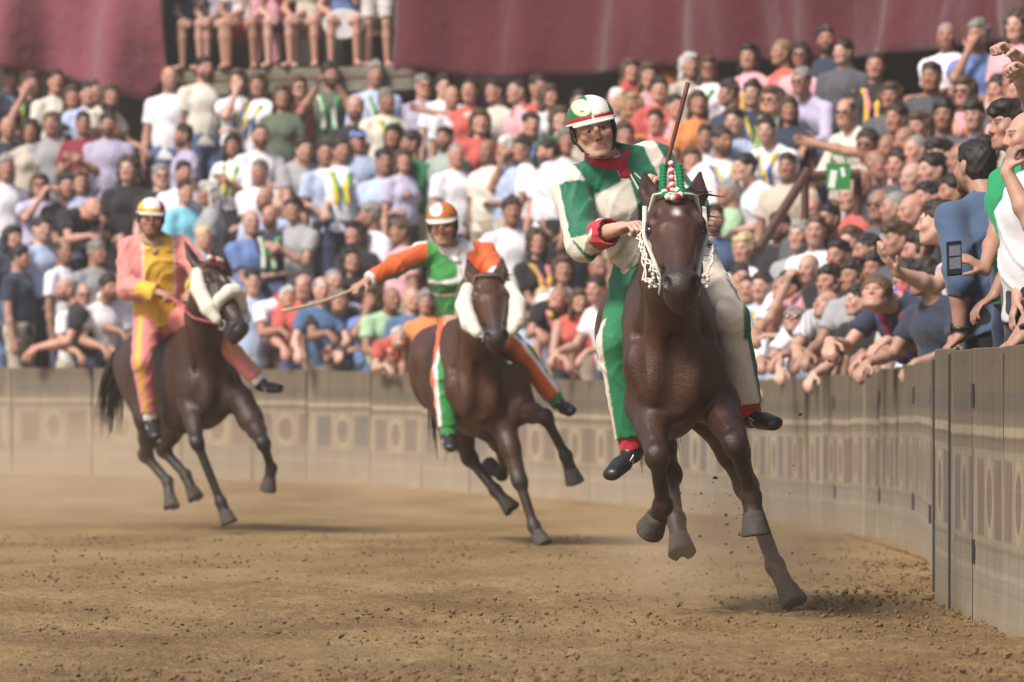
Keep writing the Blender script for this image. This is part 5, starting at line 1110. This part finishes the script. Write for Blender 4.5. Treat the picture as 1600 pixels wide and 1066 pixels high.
for ent in CROWD.replace('\n', '|').split('|'):
    t = ent.split()
    if len(t) < 6: continue
    px, py = int(t[0]), int(t[1]); sc = t[2][0]; sl = {'': 'tee', 'l': 'long', 't': 'tank', 'r': 'roll'}[t[2][1:]]; hk = t[3]; sun_g = '*' in hk; bd = '+' in hk; hk = hk.strip('*+'); pk = t[4]; yaw = int(t[5]); scarf = t[6] if len(t) > 6 and t[6] in SCARF else None; cap = len(t) > 6 and t[6] == 'h'
    fem = hk in FEM; hy = rr.choice((-22, 0, 22)); yaw0 = yaw - hy * .8; J, bm_ = crowd_body(pk, fem, hy)
    hl = J['head']; a = math.radians(yaw0); hoff = np.array((hl[0] * math.cos(a) - hl[1] * math.sin(a), hl[0] * math.sin(a) + hl[1] * math.cos(a)))
    Y = place_pose(px, py, hl[2] * BIG, hoff * BIG); hw = P(px, py, Y)
    fx, fy = hw[0] - hoff[0] * BIG, hw[1] - hoff[1] * BIG; tz = tier_z(tier_of(max(off_of(fx, fy), T_0))); S_ = float(np.clip((hw[2] - tz) / hl[2], .86 * BIG, 1.08 * BIG)); floor = hw[2] - hl[2] * S_
    o = obj('person', bm_, mat=M_SKIN, color=(lambda q_, t_: tuple(c * q_ for c in t_))(rr.uniform(.82, 1.15), rr.choice(SKIN_TONES)), cat='spectator', group='spectators in the stand'); o.location = (hw[0] - hoff[0] * S_, hw[1] - hoff[1] * S_, floor); o.rotation_euler = (0, 0, a); wd_ = rr.uniform(.93, 1.10); o.scale = (S_ * wd_, S_ * wd_, S_); o['beard'] = 1.0 if bd else (rr.choice((0, .15, .35)) if not fem else 0.0)
    bk = rr.choice('njktsd') if not fem else rr.choice('njkqsd')
    if hk == 'b' and rr.random() < .3: hk = 'r'
    hr_ = HAIRS.get(hk)
    if hr_ and hr_[0] == 'short': hr_ = (rr.choice(('short', 'short2', 'short3')), (lambda q_: tuple(c * q_ for c in hr_[1]))(rr.uniform(.7, 1.7)))
    dress(J, bm_, o, px, py, sc, sl, scarf, crowd_top(pk, fem, sl), crowd_bot(pk, fem, BT[bk][0]), BT[bk][1], hr_, sun_g, crowd_scarf(pk, fem) if scarf else None)
    if cap:
        F = Field(); F.ell((0, .018, .055), (.092, .108, .075), k=.01); F.econe((0, -.08, .055), (0, -.15, .045), (.07, .008), (.06, .007), (1, 0, 0), k=.01); cp = obj('cap', F.mesh('cap', .009, cuts=[((0, 0, .04), (0, 0, -1))]), o, M_CLOTH, (.12, .22, .50)); cp.matrix_local = head_matrix(J)
    SPECT.append(dict(o=o, px=px, py=py, sc=sc, sl=sl, pk=pk, scarf=scarf, sun=sun_g, cap=cap, Y=Y, yaw=yaw))
# ---------------------------------------------------------------- people standing close, at the right-hand rail
M_PHONE = simple('phone_case', (.015, .015, .016), rough=.3, spec=.5); M_SCREEN = simple('phone_screen', (.05, .055, .065), rough=.08, spec=.6)
def near_person(px, py, Y, yaw, S_, shirt, sleeve, hair, wrp, hands, bot, label, beard=0.0, lean=0, pole=((-.3, .6, -.8), (.3, .6, -.8)), tone=0, w=1.0, h=.0085, hy=0, hp_=0):
    a = math.radians(yaw); J0 = pose(lean=lean, head=(hy, hp_, 0), w=w); hw = P(px, py, Y); R = rot('Z', a); base = hw - S_ * (R @ J0['head'])
    wr = [(R.T @ (np.asarray(p) - base)) / S_ if p is not None else (.22 * (2 * i - 1), -.1, .85) for i, p in enumerate(wrp)]
    hd = [None if q is None else {k: (R.T @ np.array(v, float) if k in 'dn' else v) for k, v in q.items()} for q in hands]
    J = pose(lean=lean, head=(hy, hp_, 0), wr=wr, hand=hd, pole=pole, w=w); m = body_field(J, rmin=.0088).mesh('body', h); add_hp(m, J)
    o = obj('person', m, mat=M_SKIN, color=SKIN_TONES[tone], label=label, cat='spectator', group='spectators in the stand'); o.location = base; o.rotation_euler = (0, 0, a); o.scale = (S_,) * 3; o['beard'] = beard
    F, c = top_field(J, sleeve, infl=.018, hem=.84); sm = F.mesh('shirt', .010, noise=wrinkle(.006, 14), cuts=c); F, c = bottom_field(J, bot[0]); bm2 = F.mesh('trousers', .013, noise=wrinkle(.004, 12), cuts=c)
    s = obj('shirt', sm, o, M_CLOTH, shirt); obj('trousers', bm2, o, M_CLOTH, bot[1])
    if hair: hh = obj('hair', get_hair(hair[0]), o, M_HAIR, hair[1]); hh.matrix_local = head_matrix(J)
    J['o'] = o; J['S'] = S_; print('near off', px, round(off_of(base[0], base[1]), 2), base.round(2)); return J
def watch(J, i, mat2=(.02, .02, .022)):
    wr, el = J['wr'][i], J['el'][i]; d = nrm(wr - el); c = wr - d * .035; fr = frame(d, (0, 0, 1)); b = MB(); b.tube([c + .034 * (math.cos(t) * fr[:, 0] + math.sin(t) * fr[:, 1]) for t in np.linspace(0, 6.283, 21)[:-1]], .009, 6, closed=True); wt = obj('watch', b.mesh('watch'), J['o'], M_BLACK)
    n = -fr[:, 1] if i else fr[:, 1]; n = J['hand'][i][1] * -1; n = nrm(n - d * (n @ d)); b = MB(); b.tube([c + n * .030, c + n * .044], .021, 14); obj('dial', b.mesh('dial', False), wt, M_DARKGLASS)
DKH = (.016, .012, .010)
JA = near_person(1523, 262, 19.9, -146, 1.12, (.060, .095, .165), 'roll', ('short', DKH), (P(1472, 552, 19.75), P(1500, 526, 19.5)), ({'d': (-.5, -.3, -.9), 'n': (.6, 0, -.5), 'curl': .8}, {'d': (-.7, -.4, -.6), 'n': (.5, 0, -.8), 'curl': .7}), BT['k'], 'person in denim blue shirt with rolled sleeves, hands hanging over the near barrier', beard=.9, lean=16, tone=1, w=1.25)
watch(JA, 1)
JG = near_person(1465, 348, 22.9, -100, 1.10, (.62, .52, .53), 'tee', ('short', (.026, .018, .013)), (None, P(1402, 425, 22.3)), (None, {'d': (-.55, -.25, .6), 'n': (.3, .1, 1), 'curl': .25}), BT['k'], 'person in pale pink t-shirt with open hand stretched towards the track', lean=24, tone=2, pole=((-.3, .6, -.8), (.2, .2, -1)))
JB = near_person(1580, 196, 19.2, -72, 1.04, (.010, .26, .10), 'tee', ('fringe', DKH), (P(1532, 450, 18.95), P(1522, 546, 19.0)), ({'d': (-.75, -.1, .45), 'n': (-.2, .2, -.3), 'curl': .75}, {'d': (-.8, -.3, -.5), 'n': (.2, 0, -1), 'curl': .6}), BT['n'], 'person in bright green polo shirt holding a phone at the near barrier', lean=4, tone=1)
JC = near_person(1604, 214, 18.2, -75, 1.02, (.62, .60, .62), 'tee', None, (P(1590, 515, 18.0), P(1573, 268, 17.85)), ({'d': (-.3, -.2, -.9), 'n': (.5, 0, -.3), 'curl': .6}, {'d': (.25, .1, .9), 'n': (.7, .3, 0), 'curl': 1.2}), BT['k'], 'person in white polo with green sleeve trim, fist against the mouth', lean=3, tone=0, beard=.35, w=1.1, pole=((-.3, .6, -.8), (.7, -.2, -1)))
JE = near_person(1676, 326, 17.35, -62, 1.02, (.30, .24, .12), 'tee', ('short', DKH), (P(1576, 548, 17.1), P(1594, 528, 17.0)), ({'d': (-.7, -.3, -.7), 'n': (.3, 0, -.9), 'curl': .7}, {'d': (-.75, -.2, -.5), 'n': (.3, .2, -.9), 'curl': .6}), BT['n'], 'person at the right edge with crossed wrists and a watch over the barrier', lean=8, tone=1)
watch(JE, 1)
JF = near_person(1655, 84, 18.6, -60, 1.05, (.05, .05, .06), 'tank', ('short', DKH), (P(1584, 74, 18.2), P(1592, 104, 17.9)), ({'d': (-.75, -.2, .5), 'n': (-.3, -.3, -.8), 'curl': 1.5}, {'d': (-.8, -.2, .4), 'n': (-.3, -.3, -.8), 'curl': 1.5}), BT['n'], 'person at the upper right edge raising both clenched fists', lean=0, tone=2, pole=((-.2, .2, -1), (.6, .2, -1)))
SC_NEAR = [JA, JG, JB, JC, JE, JF]
# sleeve trim, phone, bag
b = MB(); sh, el = JC['sh'][1], JC['el'][1]; e = sh + (el - sh) * .615; fr = frame(el - sh, (0, 0, 1)); b.tube([e + .0655 * (math.cos(t) * fr[:, 0] + math.sin(t) * fr[:, 1]) for t in np.linspace(0, 6.283, 25)[:-1]], .006, 6, closed=True); obj('sleeve_trim', b.mesh('sleeve_trim'), JC['o'], M_CLOTH, (.10, .42, .24))
ph = P(1491, 404, 18.86); b = MB(); b.box((0, 0, 0), (.076, .010, .155)); pho = obj('phone', b.mesh('phone', False), mat=M_PHONE, label='dark smartphone held up in a hand at the near barrier', cat='phone'); pho.location = ph; pho.rotation_euler = (math.radians(8), math.radians(-6), math.radians(22))
bv = pho.modifiers.new('round', 'BEVEL'); bv.width = .006; bv.segments = 2
b = MB(); b.box((0, -.0062, .0), (.066, .002, .135)); obj('screen', b.mesh('screen', False), pho, M_SCREEN)
b = MB(); b.box((0, -.0078, .036), (.056, .001, .045)); b.box((0, -.0078, -.020), (.056, .001, .05)); obj('screen_image', b.mesh('screen_image', False), pho, simple('screen_image', (.32, .34, .38), rough=.2, noise=.5, scale=70))
b = MB(); b.box((0, 0, 0), (.17, .08, .19)); b.tube([(-.06, 0, .09), (-.04, 0, .17), (.04, 0, .17), (.06, 0, .09)], .008, 6); bag = obj('bag', b.mesh('bag', False), mat=simple('green_bag', (.03, .22, .06), rough=.6, noise=.3, scale=12), label='bright green and white carrier bag hanging on the handrail', cat='bag'); bag.location = P(1310, 276, 31.3); 
b = MB(); b.box((-.045, -.042, -.02), (.05, .004, .13), rot('Y', .15)); b.box((.03, -.042, .03), (.03, .004, .07), rot('Y', -.2)); obj('white_print', b.mesh('white_print', False), bag, M_WHITE)
# people on the balcony, of whom only legs and laps show
BAL = [(282, 'N', 'd', 'n', 'in navy jeans at the left end of the balcony'), (318, 'D', 's', 'd', 'with bare shins beside the navy jeans on the balcony'), (352, 'V', 's', 's', 'in lilac striped top seated on the balcony'), (385, 'W', 's', 'r2', 'in red shorts seated on the balcony'), (416, 'P', 'd', 'p2', 'in pink trousers standing on the balcony'), (447, 'M', 's', 'd', 'in dark red top with bare legs on the balcony'), (487, 'C', 's', 's', 'in pale shorts beside the white skirt on the balcony'), (538, 'B', 's', 'w', 'in white striped skirt seated on the balcony'), (590, 'W', 'd', 'w2', 'standing with bare legs at the right end of the balcony')]
BT['r2'] = ('short', (.40, .07, .07)); BT['p2'] = ('long', (.55, .27, .32)); BT['w2'] = ('short', (.55, .52, .50))
for px, sc, pk, bk, txt in BAL:
    fem = True; J, bm_ = crowd_body(pk, fem, 0); w2 = idx_at(px, 4.25 if pk == 's' else 4.1); o = obj('person', bm_, mat=M_SKIN, color=rr.choice(SKIN_TONES), cat='spectator', group='people on the balcony', label='person ' + txt); o.location = (w2[0], w2[1], BZ); o.rotation_euler = (0, 0, math.radians(rr.uniform(-12, 12) - 8)); o['beard'] = 0.0
    kd = BT[bk][0]; dress(J, bm_, o, px, 1, sc, 'tee', None, crowd_top(pk, fem, 'tee'), crowd_bot(pk, fem, kd), BT[bk][1], HAIRS['lb'], False, None)
# ---------------------------------------------------------------- labels
LMK = [(130, 70, 'the pink drape'), (440, 60, 'the balcony'), (240, 400, 'the pink jockey'), (690, 420, 'the orange jockey'), (950, 300, 'the green jockey'), (1220, 345, 'the sloping handrail'), (1310, 276, 'the green bag'), (1495, 410, 'the phone'), (1560, 65, 'the raised fists'), (1065, 420, 'the leading horse'), (780, 130, 'the dark red drape')]
ROW = ['front row', 'second row', 'third row', 'fourth row', 'fifth row', 'sixth row', 'top row']
def look(s):
    t = 'person in %s %s' % (SHIRT[s['sc']][1], SHIRT_WORD[s['sl']])
    if s['cap']: t += ' and blue cap'
    if s['sun']: t += ' and dark glasses'
    if s['scarf']: t += ' and %s scarf' % SCARF[s['scarf']][2]
    elif POSE_WORD[s['pk']]: t += ', ' + POSE_WORD[s['pk']]
    return t
def where(s):
    x, y = s['px'], s['py']; k = min(LMK, key=lambda l: math.hypot(l[0] - x, (l[1] - y))); dx, dy = x - k[0], y - k[1]
    v = 'above' if dy < 0 else 'below'; h_ = 'left' if dx < 0 else 'right'
    if abs(dx) > 2.2 * abs(dy): return '%s of %s' % (h_, k[2])
    if abs(dy) > 2.2 * abs(dx): return '%s %s' % (v, k[2])
    return '%s %s of %s' % (v, h_, k[2])
groups = {}
for s in SPECT:
    kt = tier_of(off_of(s['o'].location.x, s['o'].location.y)); row = ROW[min(kt // 2, 6)]; lk, wh = look(s), where(s); lk2 = lk.replace('long-sleeved ', '').replace(' with rolled sleeves', '').replace('sleeveless ', '')
    cand = ['%s, %s, %s' % (lk, row, wh), '%s, %s' % (lk, wh), '%s, %s' % (lk2, wh), '%s, %s' % (lk2.replace(' and dark glasses', ''), wh), '%s, %s' % (lk2.split(' and ')[0], wh)]
    l = next((c_ for c_ in cand if len(c_.split()) <= 13), cand[-1]); groups.setdefault(l, []).append(s)
ORD = ['first', 'second', 'third', 'fourth', 'fifth', 'sixth', 'seventh', 'eighth']
for l, g in groups.items():
    g.sort(key=lambda s: s['px'])
    for i, s in enumerate(g): s['o']['label'] = l if len(g) == 1 else l + (', left one' if i == 0 and len(g) == 2 else ', right one' if len(g) == 2 else ', %s from left' % ORD[i])
# ---------------------------------------------------------------- dusty air
hz = MB(); hz.box((0, 0, 5.5), (640, 640, 14)); haze = obj('haze', hz.mesh('haze', False), kind='stuff', label='thin pale dust hanging in the air over the track', cat='haze')
m = bpy.data.materials.new('haze'); m.use_nodes = True; nt = m.node_tree; nt.nodes.clear(); o_ = nt.nodes.new('ShaderNodeOutputMaterial'); v_ = nt.nodes.new('ShaderNodeVolumePrincipled')
v_.inputs['Color'].default_value = (.96, .90, .84, 1); v_.inputs['Density'].default_value = .0013; v_.inputs['Anisotropy'].default_value = .2; nt.links.new(v_.outputs[0], o_.inputs['Volume']); haze.data.materials.append(m)
def puff(c, r, dens, label, seed):
    b = MB(); b.ball((0, 0, 0), 1.0, 20); o = obj('dust_cloud', b.mesh('dust_cloud'), kind='stuff', label=label, cat='dust'); o.location = c; o.scale = r
    m = bpy.data.materials.new('dust'); m.use_nodes = True; nt = m.node_tree; nt.nodes.clear(); N = NT(nt); out = N.n('ShaderNodeOutputMaterial'); v = N.n('ShaderNodeVolumePrincipled'); co = N.coord('Object')
    ln = N.n('ShaderNodeVectorMath', operation='LENGTH'); N.l(co, ln.inputs[0]); fall = N.m('SUBTRACT', 1.0, ln.outputs['Value'], clamp=True)
    mp = N.n('ShaderNodeMapping'); mp.inputs['Location'].default_value = (seed, seed * 2, 0); N.l(co, mp.inputs[0]); nz = N.noise(2.4, 3, .6, vec=mp.outputs[0])
    d = N.m('MULTIPLY', N.m('MULTIPLY', fall, N.m('MULTIPLY_ADD', nz, 2.4, -.7, clamp=True)), dens); N.l(d, v.inputs['Density']); v.inputs['Color'].default_value = (.90, .72, .52, 1); v.inputs['Anisotropy'].default_value = .2; N.l(v.outputs[0], out.inputs['Volume']); o.data.materials.append(m)
puff(P(1135, 850, Y1 + 1.2), (.75, 1.5, .42), 1.3, 'dust kicked up beneath the leading horse', 1.0)
puff(P(560, 745, Y2 + 5.5), (2.6, 3.0, .55), .35, 'low dust drifting behind the second horse', 3.0)
puff(P(130, 730, Y3 + 3.0), (1.7, 3.0, .75), .75, 'dust rising behind the last horse at the left', 5.0)
print('script', round(time.time() - T0, 1))
